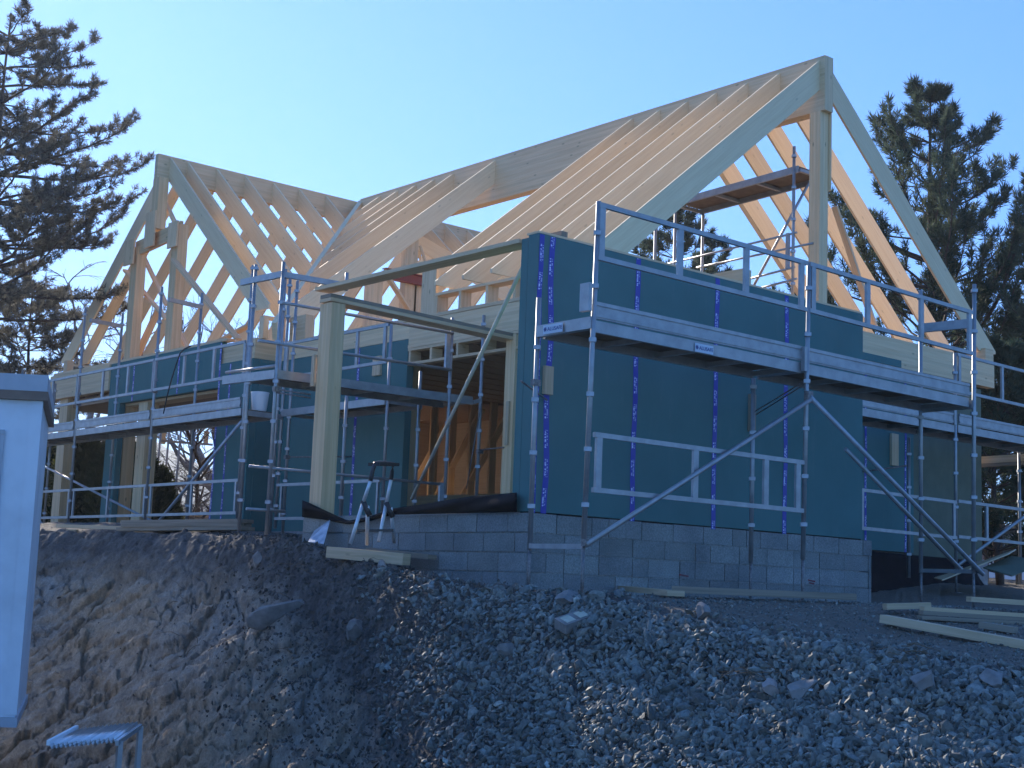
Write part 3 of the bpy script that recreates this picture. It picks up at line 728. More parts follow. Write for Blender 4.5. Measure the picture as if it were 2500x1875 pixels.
# things standing inside above the first floor
def stick(a, b, w, h, name='brace', m=M_STUD, up=(0, 1, 0)): return Hm(MB().beam(a, b, w, h, up), name, m)
yy = 9.8
for (x0, x1, z1) in ((4.66, 4.95, 4.55), (5.44, 5.70, 5.60), (5.66, 5.95, 4.80)):
    Hm(MB().b6(x0, x1, yy, yy+.16, 3.1, z1), 'inner_post', M_GLU)
Hm(MB().b6(4.93, 6.0, yy-.10, yy+.02, 4.62, 4.635).b6(4.93, 6.0, yy-.10, yy+.02, 4.79, 4.805).b6(4.93, 6.0, yy-.045, yy-.035, 4.635, 4.79), 'steel_beam', M_RED)
stick(at(*(600+930/2.765, 350+860/2.765), Y=9.7), at(*(600+1100/2.765, 350+1120/2.765), Y=9.7), .045, .12, up=(0, 1, 0))
stick(at(*(600+1175/2.765, 350+690/2.765), Y=9.6), at(*(600+1230/2.765, 350+850/2.765), Y=9.6), .03, .05)
# front gable diagonal (thin) behind right rafters
stick(at(*(1300+1360/1.8433, 100+745/1.8433), Y=2.5), at(*(1300+1540/1.8433, 100+1290/1.8433), Y=2.5), .045, .10, up=(0, 1, 0))
# wing gable framing
z1f = lambda x, y, X=2.75: at(x/2.458, 330+y/2.458, X=X)
Hm(MB().b6(2.66, 2.86, 14.24, 14.50, 5.85, WZ-.50), 'gable_post', M_POST, .003)
Hm(MB().b6(2.70, 2.90, 15.04, 15.30, 3.33, 5.62), 'gable_post', M_POST, .003)
Hm(MB().b6(2.70, 2.90, 13.36, 13.62, 3.33, 5.80), 'gable_post', M_POST, .003)
Hm(MB().beam((2.78, 15.25, 5.60), (2.78, 13.40, 5.72), .06, .30), 'collar_beam', M_POST)
for (xa, xb, ya, yb) in ((755, 800, 640, 770), (882, 922, 470, 662), (1017, 1060, 530, 665)):
    a = z1f(xa, ya, 2.64); b = z1f(xb, yb, 2.64); Hm(MB().b6(2.62, 2.655, a.y, b.y, b.z, a.z), 'joint_plate', M_STUD)
for (xa, ya, xb, yb, X, w) in ((750, 810, 1000, 1105, 3.05, .10), (1040, 745, 1430, 1225, 2.66, .13), (965, 350, 1055, 535, 2.95, .09), (955, 1040, 820, 1330, 3.1, .14),
                               (862, 730, 1000, 1020, 3.2, .09), (1200, 1300, 1505, 1135, 3.0, .12), (1075, 1180, 1130, 1290, 3.1, .11), (800, 1170, 850, 1290, 3.15, .11), (410, 1378, 650, 1400, 3.3, .09)):
    stick(z1f(xa, ya, X), z1f(xb, yb, X), .045, w, up=(1, 0, 0))
# eave plates of the wing
Hm(MB().b6(2.7, 6.6, 18.0, 18.12, 3.33, 3.38), 'wall_plate', M_STUD); Hm(MB().b6(2.72, 2.86, 18.02, 18.2, 3.33, 3.62), 'cripple_stud', M_STUD)
Hm(MB().b6(2.68, 3.2, 10.0, 10.14, 3.58, 3.63), 'top_plate', M_STUD)
for x in (2.68, 3.02): Hm(MB().b6(x, x+.10, 10.0, 10.14, 3.235, 3.58), 'cripple_stud', M_STUD)
Hm(MB().b6(3.0, 3.18, 9.2, 9.68, 3.19, 3.6), 'cripple_stud', M_STUD)
Hm(MB().b6(3.22, 6.9, 18.02, 18.18, 3.105, 3.28), 'header_beam', M_GLU)
# far side walls
Hm(MB().b6(8.95, 11.9, 18.0, 18.1, 0, 2.98), 'inner_wall', M_BOARD)
# black membrane on the west slab edge: draped cloth
def cloth(name, grid, m, parent=None, thick=.004):
    mb = MB(); nr, nc = len(grid), len(grid[0])
    for i in range(nr-1):
        for j in range(nc-1): mb.quad([grid[i][j], grid[i][j+1], grid[i+1][j+1], grid[i+1][j]], smooth=True)
    o = mb.build(name, m, parent)
    import bmesh
    bm = bmesh.new(); bm.from_mesh(o.data); bmesh.ops.remove_doubles(bm, verts=bm.verts, dist=1e-5); bmesh.ops.recalc_face_normals(bm, faces=bm.faces); bm.to_mesh(o.data); bm.free()
    s = o.modifiers.new('thick', 'SOLIDIFY'); s.thickness = thick
    return o
def membrane():
    xs = np.linspace(738, 1262, 60); g = []
    top = np.interp(xs, [738, 755, 790, 850, 900, 960, 1050, 1150, 1262], [1222, 1228, 1245, 1272, 1262, 1242, 1228, 1212, 1203])
    bot = np.interp(xs, [738, 755, 790, 850, 900, 960, 1050, 1150, 1262], [1262, 1264, 1268, 1280, 1272, 1256, 1254, 1252, 1250])
    for k in range(9):
        t = k/8; row = []
        for i, x in enumerate(xs):
            y = top[i]*(1-t)+bot[i]*t
            row.append(at(x, y, X=-.04 - .05*math.sin(t*math.pi)*(1+.7*math.sin(i*.33+k*.5))))
        g.append(row)
    o = cloth('membrane', g, M_BLACK); tag(o, 'black membrane draped along the top of the porch block wall', 'membrane')
membrane()
def membrane2():
    g = []
    for k in range(10):
        t = k/9; row = []
        for i in range(40):
            s_ = i/39; X = 5.84 + s_*5.6
            zt = .0-.05*s_; zb = -.95 + .40*s_
            row.append(Vector((X, 1.97 - .30*t*t - .02*math.sin(i*.4+k*.3), zt+(zb-zt)*t)))
        g.append(row)
    o = cloth('membrane', g, M_BLACK); tag(o, 'black membrane hanging from the far right wall foot down to the ground', 'membrane')
membrane2()

# ================================================================== SCAFFOLDS
def coupler_mesh():
    if 'coupler' not in bpy.data.meshes:
        mb = MB(); n = 8; r0, r1 = .0262, .040
        for z0, z1 in ((-.02, .02),):
            P = lambda rr, k, z: Vector((math.cos(6.2832*k/n)*rr, math.sin(6.2832*k/n)*rr, z))
            ro = lambda k: .048 if k % 2 == 0 else .034
            for k in range(n):
                mb.quad([P(ro(k), k, z0), P(ro(k+1), k+1, z0), P(ro(k+1), k+1, z1), P(ro(k), k, z1)])
                mb.quad([P(r0, k, z1), P(ro(k), k, z1), P(ro(k+1), k+1, z1), P(r0, k+1, z1)])
                mb.quad([P(r0, k+1, z0), P(ro(k+1), k+1, z0), P(ro(k), k, z0), P(r0, k, z0)])
                mb.quad([P(r0, k, z0), P(r0, k, z1), P(r0, k+1, z1), P(r0, k+1, z0)])
        o = mb.build('coupler', M_ALUD); import bmesh
        bm = bmesh.new(); bm.from_mesh(o.data); bmesh.ops.remove_doubles(bm, verts=bm.verts, dist=1e-5); bmesh.ops.recalc_face_normals(bm, faces=bm.faces); bm.to_mesh(o.data); bm.free()
        bpy.data.objects.remove(o)
    return bpy.data.meshes['coupler']
def standard(parent, a, b, r=.0245, rings=True, every=.5, z0=None):
    a, b = Vector(a), Vector(b)
    o = MB().tube([a, b], r, 10).build('standard', M_ALU, parent)
    if rings:
        ln = (b-a).length; d = (b-a).normalized(); s = (z0 if z0 is not None else .35)
        while s < ln-.05:
            p = a + d*s; s += every
            c = bpy.data.objects.new('coupler', coupler_mesh()); COL.objects.link(c); c.parent = o; c.location = p - parent.location
    return o
def rail(parent, a, b, r=.019, name='ledger', m=M_ALU): return MB().tube([a, b], r, 8).build(name, m, parent)
def sqrail(parent, a, b, w=.035, h=.05, name='ledger', m=M_ALU): return MB().beam(a, b, w, h).build(name, m, parent)
def guard(parent, a, b, drop, posts=(0.0, .5, 1.0), w=.04, flat=.07):
    """guardrail frame: top and bottom rail with flat uprights"""
    a, b = Vector(a), Vector(b); dn = Vector((0, 0, -drop)); mb = MB()
    mb.beam(a, b, .035, .045); mb.beam(a+dn, b+dn, .035, .045)
    for t in posts:
        p = a + (b-a)*t; mb.beam(p+Vector((0, 0, -.0225)), p+dn+Vector((0, 0, .0225)), .03, flat, (b-a).normalized())
    return mb.build('guardrail_frame', M_ALU, parent)
def deck(parent, a, b, width, side, z=None, toe=True, toe_h=.15, name='deck'):
    """a,b: outer bottom line of the deck; side: unit vector to the inner edge"""
    a, b = Vector(a), Vector(b); side = Vector(side)
    d = (b-a).normalized(); up = Vector((0, 0, 1)); a1 = a+d*.03; b1 = b-d*.03
    fr = MB(); c = up*.055
    fr.beam(a1+c+side*.02, b1+c+side*.02, .035, .11); fr.beam(a1+c+side*(width-.02), b1+c+side*(width-.02), .035, .11)
    n = max(2, int((b-a).length/.75))
    for k in range(n+1):
        t = k/n; p = a1 + (b1-a1)*t + up*.045; fr.beam(p+side*.04, p+side*(width-.04), .05, .05)
    o = fr.build(name, M_ALU, parent)
    MB().beam(a1+up*.094+side*width/2, b1+up*.094+side*width/2, width-.085, .018).build('deck_board', M_PLY, o)
    if toe:
        tb = MB(); q = up*(.125+toe_h/2)
        tb.beam(a+d*.04+q, b-d*.04+q, .022, toe_h); tb.beam(a+d*.04+q+up*toe_h*.42-side*.012, b-d*.04+q+up*toe_h*.42-side*.012, .02, .035); tb.beam(a+d*.04+q-up*toe_h*.30-side*.012, b-d*.04+q-up*toe_h*.30-side*.012, .018, .03)
        tb.build('toe_board', M_ALU, parent)
    return o
def foot(parent, p, zg):
    mb = MB().tube([Vector((p[0], p[1], zg)), Vector((p[0], p[1], p[2]+.02))], .017, 8); mb.box((p[0], p[1], zg+.005), (.13, .13, .01))
    return mb.build('base_jack', M_STEEL, parent)
def clamp(parent, p):
    mb = MB(); mb.box(p, (.09, .05, .06)); mb.tube([Vector(p)+Vector((-.05, -.03, .0)), Vector(p)+Vector((.06, .03, .01))], .014, 6); return mb.build('clamp', M_STEEL, parent)

# ---- front scaffold along the large teal wall
F1 = thing('scaffold', 'aluminium scaffold along the large teal front wall', 'scaffold', (-.75, -1.6, -.8))
FO, FI = -1.6, -.87
for x, zt in ((-.72, 2.80), (2.40, 2.78), (5.60, 3.08)):
    standard(F1, (x-.03, FO, -.36), (x+.03, FO, zt), z0=.36); foot(F1, (x-.03, FO, -.36), -.88)
for x, zt in ((-.74, 1.98), (2.42, 1.60), (5.60, 3.1)):
    standard(F1, (x, FI, -.40), (x, FI, zt), z0=.40); foot(F1, (x, FI, -.40), -.84)
    if x < 0: sqrail(F1, (x, FI, -.37), (x+.02, FO, -.37), .045, .045, 'transom')
sqrail(F1, (5.6, FI, -.37), (5.6, FO, -.37), .045, .045, 'transom')
zd = 1.585
deck(F1, (-.72, FO+.03, zd), (2.38, FO+.03, zd), .68, (0, 1, 0)); deck(F1, (2.42, FO+.03, zd), (5.58, FO+.03, zd-.01), .68, (0, 1, 0))
sqrail(F1, (-.74, FI, 1.65), (-.72, FO, 1.66), .05, .11, 'end_transom', M_ALU)
sqrail(F1, (5.6, FI, 1.61), (5.6, FO, 1.61), .05, .10, 'end_transom', M_ALU)
guard(F1, (-.70, FO-.01, 2.77), (2.38, FO-.01, 2.76), .50, (0.015, .36, .68, .97), flat=.07); guard(F1, (2.42, FO-.01, 2.76), (5.56, FO-.01, 2.72), .50, (.02, .33, .66, .98), flat=.07)
guard(F1, (-.66, FO+.0, .64), (2.36, FO, .64), .50, (.02, .45, .80, .97), flat=.07)
rail(F1, (-.77, FO-.05, -.36), (2.42, FO-.05, 1.31), .026, 'brace'); rail(F1, (2.40, FO-.05, 1.33), (5.68, FO-.06, -.40), .026, 'brace', M_ALUD); rail(F1, (4.05, FI-.02, .97), (6.46, FI-.02, -.34), .026, 'brace')
sqrail(F1, (5.62, FO, 2.60), (5.62, FI, 2.62), .05, .11, 'end_transom')
for p in ((2.40, FO-.03, 1.30), (-.74, FO-.03, -.34), (5.66, FO-.03, -.36), (6.43, FI, -.32), (2.40, FO-.03, 1.36)): clamp(F1, p)
MB().b6(-.80, -.755, FO-.02, FO+.10, 1.76, 2.02).build('toe_board_clip', M_ALU, F1); MB().b6(2.33, 2.375, FO-.03, FO+.02, 1.60, 1.86).build('toe_board_clip', M_ALU, F1)
# wall ties
tz = at(1312, 935, Y=FI).z
rail(F1, at(1842, 1005, Y=-.06), at(1962, 932, Y=FO+.03), .008, 'wall_tie', M_STEEL); rail(F1, at(1846, 1012, Y=-.06), at(1962, 940, Y=FO+.03), .008, 'wall_tie', M_STEEL); rail(F1, (-.9, FI+.03, tz), (.16, -.03, tz), .010, 'wall_tie', M_STEEL); clamp(F1, (-.74, FI, tz))
# maker's labels on the transom and on the deck side
M_INK = mat('label_ink', (0.03, 0.08, 0.28), 0.5)
M_STICK = mat('label_sticker', (0.55, 0.62, 0.72), 0.4)
def sign(parent, p, xdir, size, text='ALUSAFE'):
    """small sticker with a dark star emblem and the maker's name"""
    p = Vector(p); xd = Vector(xdir).normalized(); zd_ = Vector((0, 0, 1)); nr = xd.cross(zd_)
    st = MB()._b(p + xd*size*2.2 + zd_*size*.35, [xd, nr, zd_], (size*3.0, .001, size*.95)).build('label_plate', M_STICK, parent)
    cu = bpy.data.curves.new('lettering', 'FONT'); cu.body = text; cu.size = size*1.15; cu.extrude = .0008; cu.align_x = 'LEFT'
    tmp = bpy.data.objects.new('t', cu); COL.objects.link(tmp)
    dg = bpy.context.evaluated_depsgraph_get(); me = bpy.data.meshes.new_from_object(tmp.evaluated_get(dg)); bpy.data.objects.remove(tmp)
    o = bpy.data.objects.new('lettering', me); me.materials.append(M_INK); COL.objects.link(o); o.parent = st
    mw = Matrix.Identity(4)
    base = Vector(parent.location)
    for i in range(3): mw[i][0] = xd[i]; mw[i][1] = zd_[i]; mw[i][2] = nr[i]; mw[i][3] = (p + xd*size*.55 + nr*.0035 - base)[i]
    o.matrix_basis = mw
    e = MB()
    c = p - xd*size*.15 + zd_*size*.4 + nr*.003
    for k in range(4): e.beam(c - (xd*math.cos(k*.785)+zd_*math.sin(k*.785))*size*.5, c + (xd*math.cos(k*.785)+zd_*math.sin(k*.785))*size*.5, .0015, size*.16, nr.cross(xd*math.cos(k*.785)+zd_*math.sin(k*.785)))
    e.build('emblem', M_INK, st)
p = at(1705, 855, Y=FO+.03-.02); sign(F1, (p.x, FO+.03-.006, zd+.03), (1, 0, 0), .045)
sign(F1, (-.76-.012, -1.02, 1.635), (0, -1, 0), .045)

# ---- left scaffold along the wing gable
F2 = thing('scaffold', 'aluminium scaffold along the wing gable at the left', 'scaffold', (1.5, 11.5, 0))
LO, LI = 1.5, 2.2
for y, zt in ((14.53, 4.13), (11.46, 4.12), (8.42, 4.05)): standard(F2, (LO, y, .0), (LO, y, zt), z0=.5)
p0 = at(100, 1290, X=LO); standard(F2, (LO, 17.3, .0), (LO, 17.3, 3.2), z0=.5)
for (px, py, pb) in ((300, 765, 1270), (494, 715, 1240)):
    a = at(px, py, X=LI); standard(F2, (LI, a.y, 0), (LI, a.y, a.z), z0=.4)
    sqrail(F2, (LO, a.y-.15, 3.86), (LI, a.y, a.z-.25), .05, .07, 'transom')
standard(F2, (LI, 8.45, 0), (LI, 8.45, 4.0)); standard(F2, (LI, 17.3, 0), (LI, 17.3, 3.0))
zl = 1.70
for a, b in ((8.45, 11.44), (11.48, 14.51), (14.55, 17.6)): deck(F2, (LO-.02, b, zl), (LO-.02, a, zl-.0), .68, (1, 0, 0), toe_h=.15)
for a, b in ((8.45, 11.44), (11.48, 14.51), (14.55, 18.0)):
    guard(F2, (LO-.03, b, 2.84), (LO-.03, a, 2.84), .52, (.0, .35, .68, 1.0), flat=.06)
    guard(F2, (LO+.02, b, .70) if b < 17 else (LO+.02, 17.4, .70), (LO+.02, a, .70), .50, (.03, .5, .97), flat=.05)
rail(F2, (LO+.03, 11.2, -.02), (LO+.03, 8.5, 1.62), .026, 'brace', M_ALUD); rail(F2, (LI, 17.9, 1.4), (LI, 12.6, .15), .024, 'brace', M_ALUD); rail(F2, (LO, 17.2, .75), (LO, 15.4, -.05), .024, 'brace', M_ALU)
rail(F2, (LO-.3, 17.6, 2.2), (LO+.5, 17.2, 2.1), .03, 'brace')
for y in (14.5, 11.45, 8.45): clamp(F2, (LO, y, 2.3)); sqrail(F2, (LO, y, 1.74), (LI, y, 1.74), .05, .08, 'transom')

# ---- porch tower
F3 = thing('scaffold', 'aluminium scaffold tower with high deck behind the porch post', 'scaffold', (-.4, 4.3, -.2))
YO, YI = 4.42, 5.12
ax = at(650, 1305, Y=YO).x; dx = at(1095, 1004, Y=YO).x; ex = at(1172, 1004, Y=YO).x
standard(F3, (ax, YO, -.24), (ax+.01, YO, 3.18), z0=.4); standard(F3, (ax+.02, YI+.0, -.2), (ax+.02, YI, 3.25), z0=.4); standard(F3, (dx, YO, .02), (dx, YO, 2.88), z0=.4); standard(F3, (dx+.02, YI, .02), (dx+.02, YI, 2.2)); standard(F3, (ex, YO, .02), (ex, YO, 3.0), z0=.35)
deck(F3, (ax, YO, 1.70), (dx+.45, YO, 1.72), .68, (0, 1, 0), toe=False, name='deck')
rail(F3, (ax, YO-.03, 2.655), (dx, YO-.03, 2.66), .021); rail(F3, (ax-.3, YO-.03, 2.13), (dx, YO-.03, 2.15), .021)
sqrail(F3, (ax, YO, 3.02), (ax, YI+.3, 3.05), .045, .08, 'transom'); sqrail(F3, (ax, YO+.05, 3.03), (ax+1.0, YO+.05, 3.05), .045, .07, 'ledger'); MB().tube([(ax+1.0, YO+.05, 2.98), (ax+1.0, YO+.05, 3.22)], .024, 8).build('spigot', M_ALU, F3)
sqrail(F3, (ax, YO, 1.75), (ax, YI+.6, 1.78), .05, .11, 'transom'); rail(F3, (ax, YO, 1.86), (ax, YI+.55, 1.88), .02)
rail(F3, (ax-.3, YO, .58), (dx-.05, YO, .58), .019); rail(F3, (ax-.3, YO, .06), (ax+.25, YO, .06), .019)
MB().b6(dx-.10, dx-.03, YO-.02, YO+.02, 2.14, 2.66).build('guardrail_post', M_ALUD, F3); MB().b6(dx-.10, dx-.03, YO-.02, YO+.02, .18, .60).build('guardrail_post', M_ALUD, F3)
clamp(F3, (ax, YO-.03, 1.56)); rail(F3, (ax, YO-.03, 1.56), (0.0, 4.19, 1.52), .011, 'wall_tie', M_STEEL); rail(F3, (ax, YO-.03, 1.52), (0.0, 4.19, 1.48), .011, 'wall_tie', M_STEEL)
sqrail(F3, (dx+.42, YO, 1.75), (ex, YO, 1.80), .04, .05, 'ledger'); clamp(F3, (ex, YO-.03, 1.08)); rail(F3, (ex, YO, 1.1), (2.98, 3.95, 1.12), .010, 'wall_tie', M_STEEL); rail(F3, (ex, YO-.02, 1.75), (ex-.2, YO-.02, .55), .008, 'cable', M_STEEL)
# ---- scaffold before the recessed west wall
F4 = thing('scaffold', 'aluminium scaffold standing before the recessed teal wall behind the porch', 'scaffold', (2.2, 7.0, 0))
QX = 2.2
a = at(658, 1306, X=1.5); standard(F4, (1.5, a.y, -.17), (1.5, a.y, 3.85), z0=.4)
c = at(689, 1312, X=QX); standard(F4, (QX, c.y, -.17), (QX, c.y, 3.9), z0=.4); g = at(956, 791, X=QX); standard(F4, (QX, g.y, .0), (QX, g.y, 2.92), z0=.4); standard(F4, (1.5, g.y, .02), (1.5, g.y, 2.0))
deck(F4, (QX-.05, c.y+.2, 1.74), (QX-.05, g.y-.02, 1.74), .68, (1, 0, 0), toe=False)
guard(F4, (QX-.02, c.y+.2, 2.90), (QX-.02, g.y+.03, 2.90), .54, (.02, .72, .97), flat=.06); guard(F4, (QX-.02, c.y+.2, .67), (QX-.02, g.y+.05, .66), .52, (.05, .66, .98), flat=.04)
rail(F4, (QX, c.y-.1, 1.1), (2.98, 7.6, 1.15), .011, 'wall_tie', M_STEEL); clamp(F4, (QX, c.y, 1.1))

# ---- right scaffold behind the block, in front of the far right wall
F5 = thing('scaffold', 'aluminium scaffold along the far right wall beyond the front block', 'scaffold', (9.0, .8, -.3))
RO, RI = .85, 1.55
for x, zt in ((9.1, 2.95), (12.3, 3.0)): standard(F5, (x, RO, -.2), (x, RO, zt)); foot(F5, (x, RO, -.2), -.6)
a = at(2230, 1420, Y=RI); standard(F5, (8.95, RI, -.4), (8.95, RI, 1.7)); standard(F5, (12.1, RI, -.4), (12.1, RI, 1.75)); standard(F5, (6.0, RO, -.4), (6.0, RO, 1.6))
for a, b in ((6.0, 9.08), (9.12, 12.25), (12.3, 14.5)):
    deck(F5, (a, RO-.02, 1.76), (b, RO-.02, 1.75), .68, (0, 1, 0)); guard(F5, (a, RO-.02, .74), (b, RO-.02, .72), .52, (.25, .98), flat=.06)
    if a > 9: guard(F5, (a, RO-.02, 2.93), (b, RO-.02, 2.90), .55, (.02, .4), flat=.06)
rail(F5, (9.1, RO-.03, -.2), (12.5, RO-.03, 1.3), .026, 'brace'); rail(F5, (8.95, RI, 1.28), (8.35, 1.96, 1.15), .012, 'wall_tie', M_STEEL)
MB().b6(9.0, 9.05, RO-.05, RO+.04, 1.86, 2.12).build('toe_board_clip', M_ALU, F5)

# ---- work platform inside, under the main ridge
F6 = thing('scaffold', 'high scaffold platform inside the roof, seen from below behind the gable post', 'scaffold', (7.4, 2.6, 3.1))
w3f = lambda x, y, X=7.4: at(1300+x/1.8433, 100+y/1.8433, X=X)
standard(F6, (7.4, 2.55, 3.1), (7.4, 2.55, 6.1)); standard(F6, (7.4, 5.0, 3.1), (7.4, 5.0, 5.5), rings=False); standard(F6, (8.08, 2.55, 3.1), (8.08, 2.55, 5.7)); standard(F6, (8.08, 5.0, 3.1), (8.08, 5.0, 5.7), rings=False); standard(F6, (7.4, 5.45, 3.1), (7.4, 5.45, 5.3), rings=False)
deck(F6, (7.4, 5.1, 5.60), (7.4, 2.45, 5.68), .70, (1, 0, 0), toe=False)
for (xa, ya, xb, yb) in ((560, 1015, 1190, 862), (740, 1020, 1265, 910), (960, 1075, 1180, 1018), (975, 1125, 1190, 1070)): rail(F6, w3f(xa, ya), w3f(xb, yb), .018)
rail(F6, w3f(1265, 600, 7.8), w3f(980, 1130, 7.8), .022, 'brace', M_ALUD); MB().b6(7.38, 7.42, 2.62, 2.68, 4.2, 4.75).build('guardrail_post', M_ALU, F6)

# ---- scaffold on the garden side, seen through the terrace
F7 = thing('scaffold', 'scaffold with planks beyond the terrace at the back of the wing', 'scaffold', (4.5, 19.5, 0))
z2f = lambda x, y, Y=19.5: at(x/3.16, 850+y/3.16, Y=Y)
for x in (1175, 1240, 1330, 1440): a = z2f(x, 1330); standard(F7, (a.x, 19.5, -.4), (a.x+.06, 19.5, 2.9), rings=False)
for (xa, ya, xb, yb) in ((1150, 1070, 1640, 1055), (1150, 1300, 1640, 1320), (1240, 715, 1640, 745)): sqrail(F7, z2f(xa, ya), z2f(xb, yb), .03, .05)
MB().beam(z2f(1170, 1275, 19.6), z2f(1640, 1300, 19.6), .12, .04).build('plank', M_NEWPLANK, F7)
for x in (1260, 1590): a = z2f(x, 640, 19.7); b = z2f(x, 740, 19.7); MB().box((a+b)/2, (.10, .05, (a-b).length)).build('guard_board', M_NEWPLANK, F7)

# ================================================================== loose things
def ground_at(px, py, lift=0.0, lo=5.0, hi=40.0):
    """first point of the ground along a sight line"""
    d = CR*((px-1250)/FPX) + CD*((py-937.5)/FPX) + CF
    ts = np.arange(lo, hi, .03); P = np.array(CAM)[None] + ts[:, None]*np.array(d)[None]
    rel = P - np.array(CAM)[None]; fw = rel[:, 0]*HX + rel[:, 1]*HY; lat = rel[:, 0]*HY - rel[:, 1]*HX
    _, _, z, _, _ = terrain(1250+lat/fw*FPX, fw)
    k = np.argmax(P[:, 2] < z) if (P[:, 2] < z).any() else -1
    return Vector((P[k, 0], P[k, 1], z[k]+lift))
def plank(px0, py0, px1, py1, w, h, name, m, label, cat='plank', z0=0, z1=0, dist=None, group=None):
    if dist: a, b = depth(px0, py0, dist[0]), depth(px1, py1, dist[1])
    else: a, b = ground_at(px0, py0), ground_at(px1, py1)
    a = a + Vector((0, 0, h/2+z0+.02)); b = b + Vector((0, 0, h/2+z1))
    o = MB().beam(a, b, w, h).build(name, m, None, .003); return tag(o, label, cat, group)
# left edge of the bank
plank(140, 1300, 300, 1302, .10, .05, 'plank', M_NEWPLANK, 'short pale plank on the bank edge at the far left', z0=.05, z1=.05, dist=(21.0, 20.6))
tag(MB().beam(depth(165, 1299, 20.8), depth(188, 1299, 20.8), .14, .075).build('wood_block', M_NEWPLANK, None, .003), 'small pale wood block under the short plank on the bank edge', 'wood block')
pl = thing('timber_stack', 'low stack of grey planks lying on the bank edge before the left scaffold', 'timber stack', tuple(ground_at(450, 1308)))
a, b = depth(300, 1299, 20.2), depth(605, 1297, 19.2)
for k, (wo, lo_) in enumerate(((0, 0), (.12, .2), (-.1, .1))):
    for j in range(2):
        q = Vector((.0, 0, .035+.05*k)); dd = (b-a).normalized(); sdv = dd.cross(Vector((0, 0, 1)))
        MB().beam(a+q+sdv*(.15*j-.08+wo*.2)+dd*lo_*.5, b+q+sdv*(.15*j-.08)-dd*lo_*.3, .14, .048).build('plank', M_PLANK, pl, .003)
# timbers by the ladder
plank(805, 1366, 992, 1380, .13, .12, 'timber', M_NEWPLANK, 'thick pale timber lying in front of the stepladder', 'timber', dist=(15.7, 15.1))
plank(902, 1352, 1055, 1366, .12, .05, 'plank', M_PLANK, 'brown plank lying behind the thick pale timber beside the stepladder', dist=(16.2, 15.4))
plank(1485, 1424, 1600, 1452, .04, .10, 'plank', M_PLANK, 'grey board leaning against the foot of the block wall', z0=.03, z1=0)
plank(1478, 1448, 1650, 1462, .16, .05, 'plank', M_NEWPLANK, 'short bright plank at the crest of the gravel before the block wall', z0=.03, z1=.02)
plank(1640, 1458, 2088, 1473, .16, .06, 'plank', M_PLANK, 'long grey plank lying along the foot of the block wall', z0=.02, z1=.02)
plank(2160, 1500, 2268, 1500, .14, .05, 'plank', M_NEWPLANK, 'short plank end left of the stacked timbers at the right', z0=.02, z1=.05)
for k in range(3):
    plank(2245+k*3, 1512, 2540, 1524, .14, .032, 'plank', M_PLANK if k < 2 else M_NEWPLANK, ('lowest', 'middle', 'topmost')[k]+' of the three timbers stacked before the right scaffold', z0=.033*k-.02, z1=.033*k-.02, group='timbers stacked before the right scaffold')
plank(2365, 1492, 2560, 1500, .12, .045, 'plank', M_NEWPLANK, 'pale plank lying behind the three stacked timbers', z0=.06, z1=.06)
plank(2156, 1528, 2560, 1596, .10, .065, 'timber', M_NEWPLANK, 'long pale squared timber across the ground at the lower right', 'timber', z0=.0, z1=.0)
plank(2395, 1540, 2480, 1548, .10, .05, 'plank', M_PLANK, 'short brown offcut behind the long pale timber at the right edge')
# right background ramp boards
tag(MB().quad([at(2280, 1410, Y=1.3), at(2330, 1395, Y=1.2), at(2480, 1340, Y=.8), at(2460, 1352, Y=.4), at(2300, 1415, Y=.9)]).build('board', M_NEWPLANK), 'pale plywood sheet lying on the mound under the right scaffold', 'board').modifiers.new('t', 'SOLIDIFY').thickness = .018
o = MB().quad([at(2400, 1385, Y=.6), at(2470, 1405, Y=.1), at(2560, 1370, Y=.1), at(2470, 1357, Y=.9)]).build('board', M_OLIVE); o.modifiers.new('t', 'SOLIDIFY').thickness = .018; tag(o, 'olive green board tilted on the mound at the right edge', 'board')
o = MB().beam(at(2300, 1130, X=12.3), at(2560, 1114, X=12.3), .10, .12).build('timber', M_NEWPLANK, None, .003); tag(o, 'long pale timber lying level across the right scaffold bay', 'timber')
o = MB().beam(at(2300, 1142, X=12.25), at(2560, 1128, X=12.25), .10, .05).build('timber', M_PLANK, None, .003); tag(o, 'darker timber under the long pale one across the right scaffold bay', 'timber')
# leaning prop pole in the porch
o = MB().tube([at(1282, 640, X=.36)+Vector((.0, 0, 0)), at(1005, 1218, X=2.1)], .024, 8).build('prop_pole', noisy('pale_pole', (.55, .52, .42), (.66, .63, .52), 5, .6)); tag(o, 'long pale pole leaning diagonally across the porch opening', 'pole')
# plaster/film sheets
o = MB().quad([at(752, 1322, X=-.35), at(790, 1328, X=-.35), at(806, 1268, X=-.05), at(768, 1295, X=-.12)]).build('sheet_offcut', M_CLEAR); o.modifiers.new('t', 'SOLIDIFY').thickness = .006; tag(o, 'pale greenish sheet offcut leaning on the block wall corner', 'sheet')
def crumple(px, py, wx, wy, h, label, m, seed):
    c = ground_at(px, py); g = []; r = random.Random(seed)
    for i in range(14):
        row = []
        for j in range(9):
            u, v = i/13-.5, j/8-.5
            x, y = c.x+HY*u*wx+HX*v*wy, c.y-HX*u*wx+HY*v*wy
            row.append(Vector((x+r.uniform(-.01, .01), y+r.uniform(-.02, .02), c.z+.01+h*max(0, 1-(2*u)**2-(2*v)**2)*r.uniform(.4, 1.1)+r.uniform(0, .015))))
        g.append(row)
    return tag(cloth('plastic_sheet', g, m, None, .003), label, 'plastic sheet')
crumple(1235, 1392, .75, .4, .09, 'crumpled bluish plastic sheet on the ground by the block wall corner', M_CLEAR, 4)
